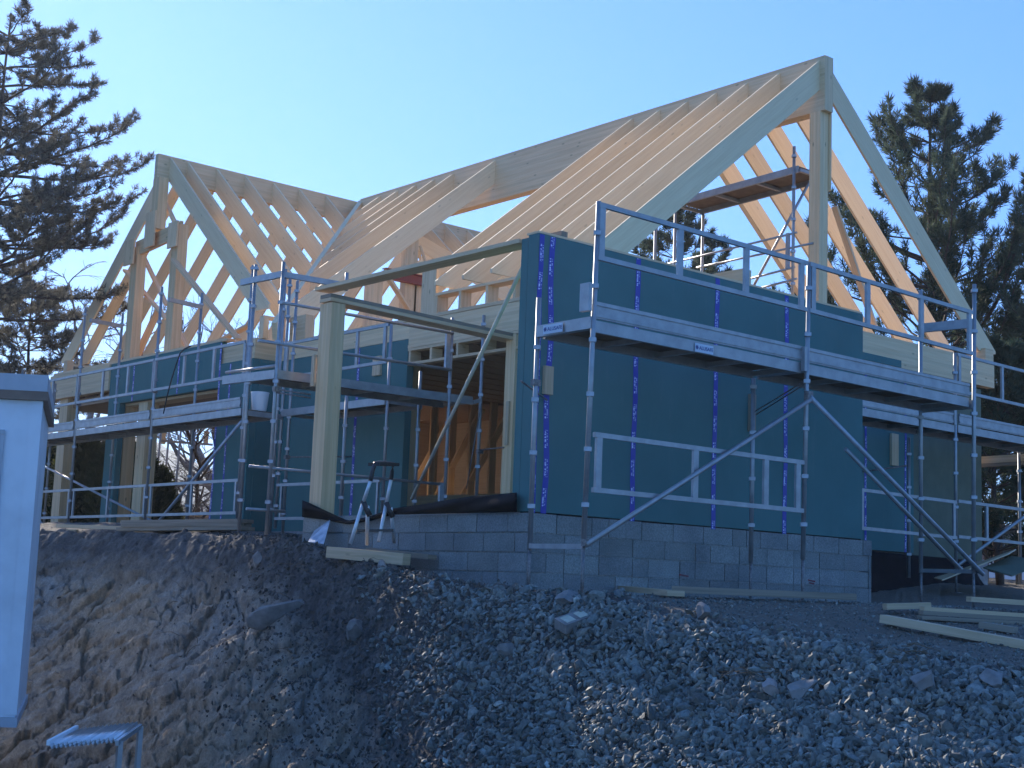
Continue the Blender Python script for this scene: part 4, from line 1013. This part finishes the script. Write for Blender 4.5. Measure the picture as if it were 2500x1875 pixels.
crumple(1975, 1700, .12, .08, .02, 'small white scrap of plastic on the gravel below the block wall', M_WHITE, 5)
# stones big enough to point at
def rock(px, py, size, rotz, m, label, seed, lift=.2, name='rock'):
    import bmesh
    r = random.Random(seed); c = ground_at(px, py); bm = bmesh.new()
    bmesh.ops.create_icosphere(bm, subdivisions=4, radius=.5)
    cuts = [(Vector((r.gauss(0, 1), r.gauss(0, 1), r.gauss(0, 1))).normalized(), r.uniform(.22, .42)) for _ in range(13)]
    for v in bm.verts:
        c_ = v.co*1.15
        for n_, dd in cuts:
            t_ = c_.dot(n_) - dd
            if t_ > 0: c_ = c_ - n_*t_
        nn_ = float(fbm(np.array([c_.x*4]), np.array([c_.y*4]), np.array([c_.z*4+seed]), 4, seed)[0]); c_ = c_*(1+.10*nn_)
        v.co = Vector((c_.x*size[0]*1.2, c_.y*size[1]*1.2, c_.z*size[2]*1.2))
    bmesh.ops.rotate(bm, verts=bm.verts, cent=(0, 0, 0), matrix=Euler(rotz).to_matrix()); me = bpy.data.meshes.new(name); bm.to_mesh(me); bm.free(); me.shade_smooth(); me.set_sharp_from_angle(angle=.45)
    me.materials.append(m); o = bpy.data.objects.new(name, me); COL.objects.link(o); o.location = c + Vector((0, 0, size[2]*lift)); return tag(o, label, 'rock')
M_ROCK = noisy('grey_rock', (0.17, 0.16, 0.15), (0.27, 0.255, 0.24), 9, 0.9, 0, .5, .02)
M_ROCKB = noisy('pinkish_slab', (0.30, 0.25, 0.23), (0.42, 0.36, 0.33), 9, 0.9, 0, .4, .01)
ca = -YAW
rock(692, 1512, (.60, .22, .24), (.5, -.35, YAW-1.57+.1), M_ROCK, 'flat grey slab of rock lying on the dark soil bank', 1, .2)
rock(865, 1558, (.36, .22, .22), (.2, .2, .6), M_ROCK, 'grey boulder half sunk in the bank left of the gravel', 2, .1)
rock(1432, 1432, (.36, .22, .05), (0, .05, YAW-1.57), M_ROCKB, 'pinkish flat slab on the crest of the gravel', 3, .9)
rock(1385, 1472, (.26, .2, .18), (.2, .1, .3), M_ROCK, 'triangular brown stone under the pinkish slab on the gravel crest', 4, .1)
rock(1965, 1690, (.30, .12, .11), (.3, -.42, YAW-1.5), M_ROCK, 'square broken concrete piece half buried in the gravel', 5, .3)
rock(1720, 1505, (.24, .14, .18), (.2, .3, .9), M_ROCK, 'dark pointed stone at the top of the gravel slope', 6, .2)
rock(1880, 1700, (.24, .14, .12), (.1, .3, .4), M_ROCKB, 'brownish stone with dry roots in the middle of the gravel', 7, .3)
rock(2255, 1690, (.2, .18, .18), (.5, .1, 1.4), M_ROCK, 'angular greenish stone in the right part of the gravel', 8, .3)
rock(2430, 1670, (.24, .16, .14), (.4, .1, .4), M_ROCK, 'rounded stone near the right edge of the gravel', 9, .3)
rock(1230, 1605, (.22, .16, .14), (.4, .1, .4), M_ROCK, 'stone at the left border of the gravel', 10, .3)
rock(930, 1385, (.13, .1, .10), (.1, .1, .4), M_ROCKB, 'small pale stone beside the thick pale timber', 11, .3)
rock(630, 1385, (.2, .16, .16), (.1, .3, 1.0), M_ROCK, 'pale rounded stone high on the soil bank', 12, .2)
c = ground_at(1402, 1535)
pv = MB().box(c+Vector((0, 0, .06)), (.30, .15, .085), Euler((.35, -.3, YAW-1.0)).to_matrix()).build('paving_block', M_ROCK, None, .01); tag(pv, 'broken brick shaped block with pale patches on the gravel crest', 'paving block')
for s_ in (-.07, .07):
    MB().box(c+Vector((0, 0, .06))+Euler((.35, -.3, YAW-1.0)).to_matrix()@Vector((s_, 0, .0445)), (.09, .10, .003), Euler((.35, -.3, YAW-1.0)).to_matrix()).build('mortar_patch', noisy('pale_mortar', (.45, .43, .32), (.6, .57, .45), 12, .9), pv)
# dry roots and twigs on the bank
def twigs():
    mb = MB(); r = random.Random(9)
    spots = [(r.uniform(430, 900), r.uniform(1340, 1620)) for _ in range(60)] + [(r.uniform(1820, 1920), r.uniform(1640, 1670)) for _ in range(26)] + [(r.uniform(2140, 2240), r.uniform(1575, 1625)) for _ in range(24)]
    for (x, y) in spots:
        p = ground_at(x, y, .02); pts = [p]; d = Vector((r.uniform(-1, 1), r.uniform(-1, 1), r.uniform(-.2, .5))).normalized()
        for k in range(5):
            d = (d + Vector((r.uniform(-.5, .5), r.uniform(-.5, .5), r.uniform(-.5, .25)))).normalized(); pts.append(pts[-1]+d*r.uniform(.03, .08))
        mb.tube(pts, .004, 4, False, .0015)
    o = mb.build('dry_roots', noisy('dry_root', (.12, .08, .05), (.22, .16, .10), 20, .9)); tag(o, 'thin dry roots and twigs sticking out of the soil and gravel', 'roots', kind='stuff')
twigs()

# stepladder
M_LAD = noisy('ladder_aluminium', (.62, .64, .66), (.76, .77, .79), 8, .35, .4)
def ladder():
    f = lambda x, y, X: at(700+x/5.185, 1100+y/5.185, X=X)
    zl_ = ground_at(900, 1335).z
    t = thing('stepladder', 'aluminium platform stepladder with black top in front of the porch block wall', 'stepladder', tuple(f(1000, 1180, -.75)))
    # front rails (with the handrail) and rear rails of the two sides
    for (tx, ty, mx, my, bx, by, rx, ry, X) in ((1060, 385, 960, 680, 805, 1180, 1015, 1190, -.85), (1320, 370, 1255, 700, 1165, 1150, 1360, 1165, -.45)):
        top, mid, bot, rear = f(tx, ty, X), f(mx, my, X), f(bx, by, X-.12), f(rx, ry, X+.20)
        MB().tube([top, mid], .019, 8).build('hand_rail', M_LAD, t); MB().tube([mid, bot], .021, 8).build('leg', M_LAD, t)
        MB().tube([mid+Vector((.04, -.04, -.02)), rear], .020, 8).build('leg', M_LAD, t)
        MB().tube([mid+Vector((0, 0, .04)), mid+Vector((.03, -.03, -.05)), mid+Vector((.06, -.06, -.12))], .03, 8).build('hinge', M_DARK, t)
    a, b = f(1060, 385, -.85), f(1320, 370, -.45); u = Vector((0, 0, 1))
    k = [a, a.lerp(b, .07)+u*.10, a.lerp(b, .18)+u*.185, a.lerp(b, .35)+u*.19, a.lerp(b, .6)+u*.185, a.lerp(b, 1.08)+u*.17, a.lerp(b, 1.03)+u*.09, b]
    MB().tube(k, .024, 8).build('top_handle', M_DARK, t)
    MB().beam(a.lerp(b, .12)+u*.175, a.lerp(b, 1.1)+u*.165, .14, .035).build('tool_tray', M_DARK, t, .006)
    c0, c1 = f(880, 1015, -.72), f(1340, 1010, -.38)
    MB().beam(c0, c1, .24, .022).build('step', M_DARK, t, .006)
ladder()

# white bucket on the left scaffold end
bp = at(632, 1010, X=1.85)
bk = MB(); n = 20
bk.tube([Vector((bp.x, bp.y, 1.80)), Vector((bp.x, bp.y, 1.82)), Vector((bp.x, bp.y, 2.08)), Vector((bp.x, bp.y, 2.10))], [.105, .115, .14, .145], n)
tag(bk.build('bucket', M_WHITE), 'white plastic bucket turned upside down on the scaffold end by the wing corner', 'bucket')
# black cable hanging from the gable scaffold
pts = [at(x, y, X=1.45) for x, y in ((444, 858), (455, 846), (470, 842), (437, 875), (425, 910), (415, 945), (405, 985), (399, 1012))]
pts = [at(x, y, X=1.42) for x, y in ((466, 845), (450, 852), (440, 862), (430, 890), (420, 922), (411, 955), (404, 985), (399, 1010))]
tag(MB().tube(pts, .012, 6).build('cable', M_DARK), 'black cable hanging over the guardrail of the wing gable scaffold', 'cable')
# rust red cloth behind the gable post
g = []
r_ = random.Random(3)
for i in range(10):
    row = []
    for j in range(8):
        a = z1f(808+i*5.5, 1265+j*12+8*math.sin(i*.9), 3.3); row.append(a+Vector((r_.uniform(-.03, .03), 0, 0)))
    g.append(row)
tag(cloth('cloth_bundle', g, M_RUST, None, .05), 'rust red crumpled cloth bundle at the foot of the left gable post', 'cloth')

# ------------------------------------------------------------------ site cabin at the left edge
def cabin():
    A = depth(100, 950, 12.0); zt = A.z+.02; B = depth(45, 1735, 12.0)
    zb = -1.97
    t = thing('site_cabin', 'white site cabin on wheels cut off by the left edge', 'site cabin', (A.x, A.y, zb))
    cx = (A.x+depth(42, 1735, 12.0).x)/2; cy = (A.y+depth(42, 1735, 12.0).y)/2
    a1 = math.radians(128); e1 = Vector((math.cos(a1), math.sin(a1), 0))        # long face runs away to the left
    e1 = (CR*-1).copy(); e1.z = 0; e1.normalize(); q = Vector((HX, HY, 0))
    P0x = depth(70, 1300, 12.0); long_ = (e1*.97 - q*.10).normalized(); end_ = Vector((-long_.y, long_.x, 0))
    if end_.dot(q) < 0: end_ = -end_
    vd = Vector((P0x.x-CAM.x, P0x.y-CAM.y, 0)).normalized(); end_ = (vd - e1*.040).normalized()
    P0 = Vector((cx, cy, 0)) - Vector((0, 0, 0)); lz = Vector((0, 0, 1))
    def slab(name, o, u, w, ulen, wlen, z0, z1, m, bev=.01, par=None):
        poly = [o, o+u*ulen, o+u*ulen+w*wlen, o+w*wlen]; mb = MB()
        mb.quad([p+lz*z0 for p in poly][::-1]); mb.quad([p+lz*z1 for p in poly])
        for i in range(4): a_, b_ = poly[i], poly[(i+1) % 4]; mb.quad([a_+lz*z0, b_+lz*z0, b_+lz*z1, a_+lz*z1])
        return mb.build(name, m, par or t, bev)
    body = slab('body', P0, long_, end_, 4.5, 2.3, zb, zt-.10, M_HUT, .012)
    slab('roof', P0-long_*.04-end_*.04, long_, end_, 4.6, 2.4, zt-.02, zt+.12, M_HUTD, .05)
    slab('roof_strip', P0-long_*.05-end_*.05, long_, end_, 4.62, 2.42, zt-.098, zt-.022, M_HUTB, .004)
    slab('corner_trim', P0-long_*.012-end_*.012, long_, end_, .10, .16, zb+.02, zt-.10, M_HUT, .006)
    slab('bottom_rail', P0-long_*.02-end_*.02, long_, end_, 4.5, 2.34, zb-.08, zb-.002, M_HUTD, .004)
    for k in range(1, 5): slab('panel_seam', P0+long_*(.12+.0*k)+long_*(k*.95)-end_*.004, long_, end_, .008, .004, zb, zt-.10, M_HUTD, 0)
    d_ = slab('door', P0+long_*.30-end_*.010, long_, end_, .9, .012, zb+.05, zt-.42, M_HUT, .004)
    for s in (0, .87): slab('door_frame', P0+long_*(.28+s)-end_*.028, long_, end_, .035, .02, zb+.05, zt-.40, M_HUTD, .003)
    slab('door_frame', P0+long_*.28-end_*.03, long_, end_, .94, .022, zt-.398, zt-.36, M_HUTD, .003)
    slab('name_plate', P0+long_*.33-end_*.022, long_, end_, .18, .008, -.72, -.38, M_NEWPLANK, .002)
    slab('chassis', P0+long_*.12+end_*.1, long_, end_, 3.9, .1, zb-.30, zb-.082, M_HUTD, .004)
    lp = slab('rear_lamp', P0+long_*.20+end_*.06, long_, end_, .12, .04, zb-.24, zb-.16, mat('red_lens', (.5, .02, .02), .3), .004)
    wm = MB(); wc = P0+long_*1.3+end_*.15+lz*(zb-.35); wm.tube([wc, wc+end_*.2], .33, 24); w = wm.build('wheel', M_DARK, t); MB().tube([wc-end_*.01, wc+end_*.02], .17, 16).build('rim', M_HUTD, w)
    wm = MB(); wc = P0+long_*3.3+end_*.15+lz*(zb-.35); wm.tube([wc, wc+end_*.2], .33, 24); w = wm.build('wheel', M_DARK, t)
    slab('support_leg', P0+long_*.2+end_*.2, long_, end_, .07, .07, -2.75, zb-.30, M_STEEL)
cabin()

# corrugated shelter roof at the bottom left
def shelter():
    D0, D1 = 8.6, 9.3
    a = depth(118, 1822, D0); b = depth(285, 1806, D0); c = depth(342, 1766, D1); d = depth(188, 1784, D1)
    t = thing('mailbox_shelter', 'small shelter with a corrugated clear roof sheet at the lower left', 'shelter', ((b.x+c.x)/2, (b.y+c.y)/2, -2.5))
    nr = (b-a).cross(d-a).normalized();  nr = nr if nr.z > 0 else -nr; mb = MB(); n = 96; prev = None
    for k in range(n+1):
        s = k/n; off = nr*.017*math.sin(s*math.pi*2*15)
        p, q = a.lerp(b, s)+off, d.lerp(c, s)+off
        if prev: mb.quad([prev[0], p, q, prev[1]], smooth=True)
        prev = (p, q)
    o = mb.build('roof_sheet', M_CORR, t); o.modifiers.new('t', 'SOLIDIFY').thickness = .002
    MB().beam(a+nr*.02, d+nr*.02, .02, .03).build('edge_strip', M_WHITE, t); MB().beam(b.lerp(c, .0)+nr*-.02, c-nr*.02, .02, .03).build('edge_strip', M_ALU, t)
    p = b.lerp(c, .12)-nr*.02; MB().beam(p, Vector((p.x, p.y, -2.7)), .03, .03).build('post', M_ALU, t)
    p = c-nr*.02; MB().beam(p, Vector((p.x, p.y, -2.7)), .03, .03).build('post', M_ALU, t)
shelter()

# ================================================================== trees
M_BARK = noisy('pine_bark', (.06, .045, .038), (.13, .095, .075), 6, .95, 0, .6, .03)
M_BARKL = noisy('birch_bark', (.16, .13, .12), (.30, .26, .24), 5, .9)
def needles(name, c1, c2):
    m = mat(name, c1, .75, 0, .25)
    tc = N(m, 'ShaderNodeTexCoord'); n = N(m, 'ShaderNodeTexNoise', i_Scale=1.6, i_Detail=3.0); L(m, tc.outputs['Object'], n.inputs[0])
    c = ramp(m, n.outputs[0], [(.35, c1), (.65, c2)]).outputs[0]; L(m, c, bsdf(m).inputs['Base Color'])
    tr = N(m, 'ShaderNodeBsdfTranslucent'); L(m, c, tr.inputs[0]); mx = N(m, 'ShaderNodeMixShader'); mx.inputs[0].default_value = .38
    L(m, bsdf(m).outputs[0], mx.inputs[1]); L(m, tr.outputs[0], mx.inputs[2]); L(m, mx.outputs[0], m.node_tree.nodes['Material Output'].inputs[0]); return m
M_NED = needles('blue_green_needles', (.050, .085, .060), (.11, .135, .085))
M_NEP = needles('haze_paled_needles', (.11, .105, .09), (.19, .18, .145))  # haze flare over the left pines is put into this paler colour
def tufts(P, Dn, size, nb, width, seed, spread=.9):
    """needle tufts: nb narrow blades leaning along Dn from each point in P"""
    r = np.random.RandomState(seed); n = len(P); P = np.repeat(P, nb, 0); Dn = np.repeat(Dn, nb, 0); sz = np.repeat(size, nb)*r.uniform(.7, 1.15, n*nb)
    dv = Dn + r.normal(size=(n*nb, 3))*spread*.80; dv /= np.linalg.norm(dv, axis=1)[:, None]
    base = P + Dn*(r.uniform(-.55, .35, n*nb)*sz)[:, None]
    sdv = np.cross(dv, r.normal(size=(n*nb, 3))); sdv /= np.linalg.norm(sdv, axis=1)[:, None]
    w = width*r.uniform(.7, 1.3, n*nb)
    tip = base + dv*sz[:, None]; tip[:, 2] += .12*sz
    mid = base + dv*(sz*.45)[:, None]
    V = np.stack([base, mid-sdv*w[:, None]*.5, tip, mid+sdv*w[:, None]*.5], 1).reshape(-1, 3)
    return V
def np_mesh(name, V, k, m, parent):
    me = bpy.data.meshes.new(name); n = len(V)//k
    me.vertices.add(len(V)); me.vertices.foreach_set('co', V.astype(np.float32).ravel()); me.loops.add(len(V)); me.loops.foreach_set('vertex_index', np.arange(len(V), dtype=np.int32))
    me.polygons.add(n); me.polygons.foreach_set('loop_start', np.arange(0, len(V), k, dtype=np.int32)); me.polygons.foreach_set('loop_total', np.full(n, k, np.int32)); me.update(calc_edges=True)
    me.materials.append(m); o = bpy.data.objects.new(name, me); COL.objects.link(o); o.parent = parent; return o
def pine(base, H, R, label, seed, crown0=.25, up=.35, dense=1.0, tuft=.22, nb=16, width=.02, m=M_NED, shape=1.0, droop=0., lean=0, group=None, whorl=.55, nbr=6, taper=.8, name='pine_tree', spread=.9):
    r = random.Random(seed); t = thing(name, label, 'tree', tuple(base), group); tk = MB()
    top = Vector((lean, 0, H)); B = Vector(base)
    tp = lambda s: Vector((lean*s*s + .12*math.sin(s*5+seed), .12*math.cos(s*4+seed), H*s))
    pts = [tp(k/10) for k in range(11)]; tk.tube([B+p for p in pts], [max(.02, H*.017*(1-k/10.5)) for k in range(11)], 8)
    P, Dn = [], []
    h = H*crown0
    while h < H*.985:
        s = h/H; sc = (h-H*crown0)/(H*(1-crown0))
        rad = R*((1-sc)**shape)*(.55+.45*min(1, sc*4+.35)) + .15
        k = max(3, int(nbr*(.7+.5*r.random())))
        a0 = r.random()*6.28
        for i in range(k):
            a = a0 + 6.283*i/k + r.uniform(-.35, .35); ln = rad*r.uniform(.55, 1.15)
            c = tp(s); p = c.copy(); d = Vector((math.cos(a), math.sin(a), up*.4-droop+r.uniform(-.15, .2))).normalized(); bp_ = [p.copy()]
            seg = max(4, int(ln/.32)); sl_ = ln/seg
            for j in range(seg):
                d = (d + Vector((r.uniform(-.16, .16), r.uniform(-.16, .16), up*.30*(j/seg)+r.uniform(-.1, .1)))).normalized(); p = p + d*sl_; bp_.append(p.copy())
                f = (j+1)/seg
                if f > .28:
                    ns = 2 if r.random() < .85*dense else 1
                    if dense > 1.8: ns += 1
                    for q in range(ns):
                        sa = r.choice((-1, 1))*r.uniform(.5, 1.1); sd2 = Matrix.Rotation(sa, 3, 'Z') @ d; sd2 = (sd2 + Vector((0, 0, up*.6*r.random()+r.uniform(-.05, .25)))).normalized()
                        l2 = min(.9, .28+ln*.22)*(1.1-f*.5)*(1-.55*sc)*r.uniform(.6, 1.2); n2 = max(2, int(l2/.17)); p2 = p.copy(); tw = [p2.copy()]
                        for z in range(n2):
                            sd2 = (sd2 + Vector((r.uniform(-.2, .2), r.uniform(-.2, .2), up*.25+r.uniform(-.08, .1)))).normalized(); p2 = p2+sd2*(l2/n2); tw.append(p2.copy())
                            if z >= n2*.3 or r.random() < .4*dense: P.append(tuple(p2)); Dn.append(tuple(sd2))
                        tk.tube([B+x for x in tw], .011, 3, False, .006)
                if f > .6: P.append(tuple(p)); Dn.append(tuple(d))
            tk.tube([B+x for x in bp_], max(.014, ln*.014), 5, False, .008)
        h += whorl*r.uniform(.7, 1.2)*(1.1-.35*sc)
    for k in range(3): P.append(tuple(tp(.97+.01*k))); Dn.append((0, 0, 1))
    tk.build('trunk', M_BARK, t)
    P, Dn = np.array(P), np.array(Dn)
    V = tufts(P, Dn, np.full(len(P), tuft), nb, width, seed, spread); print('TUFTS', label[:20], len(P))
    np_mesh('crown', V, 4, m, t); return t
def gz(px, d): return float(terrain(np.array([px]), np.array([d]), False)[2][0])
def tree_pos(px, d, zoff=0): x, y = world_xy(px, d); return (x, y, gz(px, d)+zoff)
def horizon(px): return 1382 + px*.0384
def hgt(px, py, d, zb): return CAM.z + (horizon(px)-py)/FPX*d*1.02 - zb
# right: large pine with upward curving branches, and dark pines below it
b = tree_pos(2290, 33); pine(b, hgt(2305, 195, 33, b[2]), 5.2, 'tall pine with upturned branches behind the right end of the house', 21, .18, .80, .95, .20, 38, .022, M_NED, .82, whorl=.68, nbr=8, spread=1.1)
b = tree_pos(2650, 30); pine(b, hgt(2650, 380, 30, b[2]), 2.9, 'dark pine cut off by the right edge', 22, .1, .7, 1.0, .20, 36, .022, M_NED, .6, whorl=.55, nbr=6)
b = tree_pos(2450, 27); pine(b, hgt(2450, 860, 27, b[2]), 1.8, 'low bushy pine under the tall pine at the right', 23, .05, .6, 1.1, .20, 36, .022, M_NED, .7, whorl=.4, nbr=7)
b = tree_pos(2330, 36); pine(b, hgt(2330, 1000, 36, b[2]), 3.0, 'shaded young pine seen under the right scaffold deck', 24, .03, .5, 1.2, .20, 36, .022, M_NED, .8, whorl=.4, nbr=8)
b = tree_pos(1640, 36); pine(b, hgt(1640, 495, 36, b[2]), 1.9, 'smaller pine seen through the main gable beside the inner scaffold', 25, .35, .75, 1.0, .20, 36, .022, M_NED, .6, whorl=.5, nbr=6)
b = tree_pos(1740, 39); pine(b, hgt(1740, 590, 39, b[2]), 1.2, 'slim pine top showing above the knee beam in the gable', 26, .5, .75, .9, .20, 34, .022, M_NED, .6, nbr=5)
b = tree_pos(1895, 38); pine(b, hgt(1895, 705, 38, b[2]), .8, 'small pine top just above the parapet left of the gable post', 27, .5, .75, .9, .20, 34, .022, M_NED, .7, nbr=5)
# left: big layered pine and a lower one
b = tree_pos(-90, 29); pine(b, hgt(-20, 10, 29, b[2]), 3.4, 'large dense pine reaching in from the left edge', 31, .40, .30, 2.2, .13, 40, .015, M_NEP, .42, whorl=.52, nbr=9, lean=.3, spread=1.5)
b = tree_pos(60, 34); pine(b, hgt(60, 700, 34, b[2]), 1.9, 'lower pine with bare trunk behind the site cabin', 32, .45, .35, 2.0, .13, 36, .017, M_NEP, .5, whorl=.4, nbr=8, spread=1.5)
# bare deciduous trees
def bare(base, H, label, seed, spread=.5, depthn=5, m=M_BARKL, group=None, droop=0, r0=None):
    r = random.Random(seed); t = thing('bare_tree', label, 'tree', tuple(base), group); tk, br = MB(), MB(); B = Vector(base)
    def grow(p, d, ln, rad, lv):
        n = 4; pts = [p]
        for k in range(n):
            d = (d + Vector((r.uniform(-.16, .16), r.uniform(-.16, .16), r.uniform(-.04, .10)-droop*(lv > 2)))).normalized(); pts.append(pts[-1]+d*ln/n)
        (tk if lv == 0 else br).tube([B+x for x in pts], rad, 6 if lv < 2 else 3, False, rad*.62)
        if lv < depthn:
            for k in range(r.choice((3, 3, 4)) if lv else 6):
                q = pts[min(n, max(1, int(r.uniform(1.2, n+.9))))]; a = r.uniform(0, 6.28); e = Vector((math.cos(a), math.sin(a), 0))
                grow(q, (d*(.75-.1*lv*.5) + e*spread*r.uniform(.6, 1.3)).normalized(), ln*r.uniform(.5, .72), rad*.55, lv+1)
    grow(Vector((0, 0, 0)), Vector((0, 0, 1)), H*.42, r0 or H*.014, 0)
    tk.build('trunk', m, t); br.build('crown', m, t); return t
b = tree_pos(190, 40); bare(b, 10, 'pale bare birch behind the left pine', 41, .55, 5, droop=.10)
b = tree_pos(280, 52); bare(b, 6.6, 'thin bare tree seen through the terrace behind the left wing', 42, .5, 5)
b = tree_pos(380, 48); bare(b, 4.6, 'bare garden tree between the hedge and the hill', 43, .6, 5)
b = tree_pos(560, 45); bare(b, 10.4, 'bare tree showing through the right slope of the wing rafters', 44, .55, 5)
b = tree_pos(500, 34); bare(b, 4.4, 'dark branched bare tree seen beside the left teal wall', 45, .7, 5, M_BARK)
b = tree_pos(430, 38); bare(b, 3.8, 'low bare shrub tree behind the garden side scaffold', 46, .9, 5, M_BARK)
b = tree_pos(330, 44); bare(b, 3.0, 'brown twiggy bush at the end of the hedge', 47, 1.0, 5, M_BARK)
b = tree_pos(700, 50); bare(b, 8.5, 'distant bare tree behind the wing roof corner', 48, .55, 5)
for k, (px, d, H) in enumerate(((455, 36, 2.6), (405, 40, 3.0), (520, 37, 2.7), (478, 33, 1.8), (350, 39, 2.6))):
    b = tree_pos(px, d); bare(b, H, ['wide twiggy bush low behind the terrace scaffold', 'grey twiggy bush left of the terrace scaffold posts', 'twiggy bush right beside the left teal wall', 'low tangled bush just behind the garden side scaffold rail', 'twiggy bush above the end of the hedge'][k], 70+k, 1.1, 5, M_BARKL, r0=.05)
# hedge of thuja bushes
def thuja(px, d, H, R, label, seed):
    r = np.random.RandomState(seed); base = tree_pos(px, d); t = thing('hedge_bush', label, 'hedge bush', base, 'thuja bushes behind the terrace')
    n = 5200; hh = r.uniform(0, 1, n); a = r.uniform(0, 6.28, n); rr = R*(1-hh**2.2*.75)*(.80+.25*r.uniform(size=n)**.5 + .12*np.sin(a*5+hh*7+seed))
    P = np.stack([rr*np.cos(a), rr*np.sin(a), hh*H*(1+.05*np.sin(a*3+seed))], -1); Dn = np.stack([np.cos(a)*.5, np.sin(a)*.5, np.ones(n)*.9], -1); Dn /= np.linalg.norm(Dn, axis=1)[:, None]
    np_mesh('crown', tufts(P, Dn, np.full(n, .20), 5, .07, seed, .7), 4, MAT.get('thuja_leaf') or needles('thuja_leaf', (.035, .045, .015), (.10, .105, .03)), t)
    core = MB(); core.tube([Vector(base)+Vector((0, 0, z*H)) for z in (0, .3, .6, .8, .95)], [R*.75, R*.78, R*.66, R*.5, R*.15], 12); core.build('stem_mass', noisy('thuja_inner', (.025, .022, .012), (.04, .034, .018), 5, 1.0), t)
for k, (px, d, H, R) in enumerate(((150, 32, 1.75, .7), (205, 31, 1.95, .7), (245, 31.5, 1.7, .6), (300, 30.5, 1.85, .65), (345, 31, 1.75, .6), (385, 31, 1.35, .5), (105, 33, 1.9, .8))):
    thuja(px, d, H, R, ['hedge bush between the first two terrace posts', 'hedge bush with a pale tip right of the first terrace post', 'hedge bush left of the narrow teal panel', 'hedge bush between the narrow teal panel and the last terrace post', 'hedge bush behind the last terrace post', 'lowest hedge bush at the right end of the hedge', 'hedge bush behind the first terrace post'][k], 60+k)
# far houses
M_PLASTER = noisy('pale_plaster', (.50, .50, .48), (.58, .58, .55), 1, .9); M_TILE = noisy('brown_roof', (.16, .08, .06), (.22, .12, .09), 3, .9)
def far_house(px, d, zf, w, dp, h, label, wall=M_PLASTER, roof=M_TILE, seed=0):
    x, y = world_xy(px, d); z = zf; t = thing('far_house', label, 'house', (x, y, z))
    MB().b6(x-w/2, x+w/2, y-dp/2, y+dp/2, z, z+h).build('wall', wall, t)
    MB().prism([(y-dp/2-.4, z+h), (y+dp/2+.4, z+h), (y, z+h+dp*.28)], 'x', x-w/2-.3, x+w/2+.3).build('roof', roof, t)
    for k in range(4):
        wx = x-w/2+w*(k+.5)/4; MB().b6(wx-.5, wx+.5, y-dp/2-.03, y-dp/2-.005, z+.9, z+2.1).build('window', mat('dark_glass', (.05, .06, .08), .1), t)
far_house(425, 120, -1.0, 12, 8, 3.2, 'distant house with a brown roof seen through the terrace scaffold')
far_house(2485, 75, -2.0, 10, 7, 3.4, 'white house far behind the pines at the right edge', mat('white_cladding', (.6, .62, .66), .7))
# timber site fence at the far right
fx = thing('site_fence', 'low wooden rail fence behind the right scaffold', 'fence', (16, 5, -.5))
for k in range(5):
    p = at(2370+k*38, 1330, X=15+k*.2); MB().box((p.x, p.y, p.z-.1), (.06, .06, 1.3)).build('post', M_PLANK, fx)
MB().beam(at(2340, 1295, X=15), at(2540, 1300, X=15.8), .03, .10).build('rail', M_PLANK, fx); MB().beam(at(2340, 1345, X=15), at(2540, 1350, X=15.8), .03, .10).build('rail', M_PLANK, fx)

# ------------------------------------------------------------------ haze: closed box round camera and scene, added also to mimic lens flare
def haze():
    m = bpy.data.materials.new('haze_air'); m.use_nodes = True; nt_ = m.node_tree; nt_.nodes.remove(nt_.nodes['Principled BSDF'])
    v = nt_.nodes.new('ShaderNodeVolumePrincipled'); v.inputs['Color'].default_value = (.80, .90, 1, 1); v.inputs['Density'].default_value = HAZE; v.inputs['Anisotropy'].default_value = .5
    nt_.links.new(v.outputs[0], nt_.nodes['Material Output'].inputs['Volume'])
    o = MB().b6(-420, 900, -420, 900, -9.0, 78.0).build('haze', m); tag(o, kind='stuff')
HAZE = 0.00045
haze()
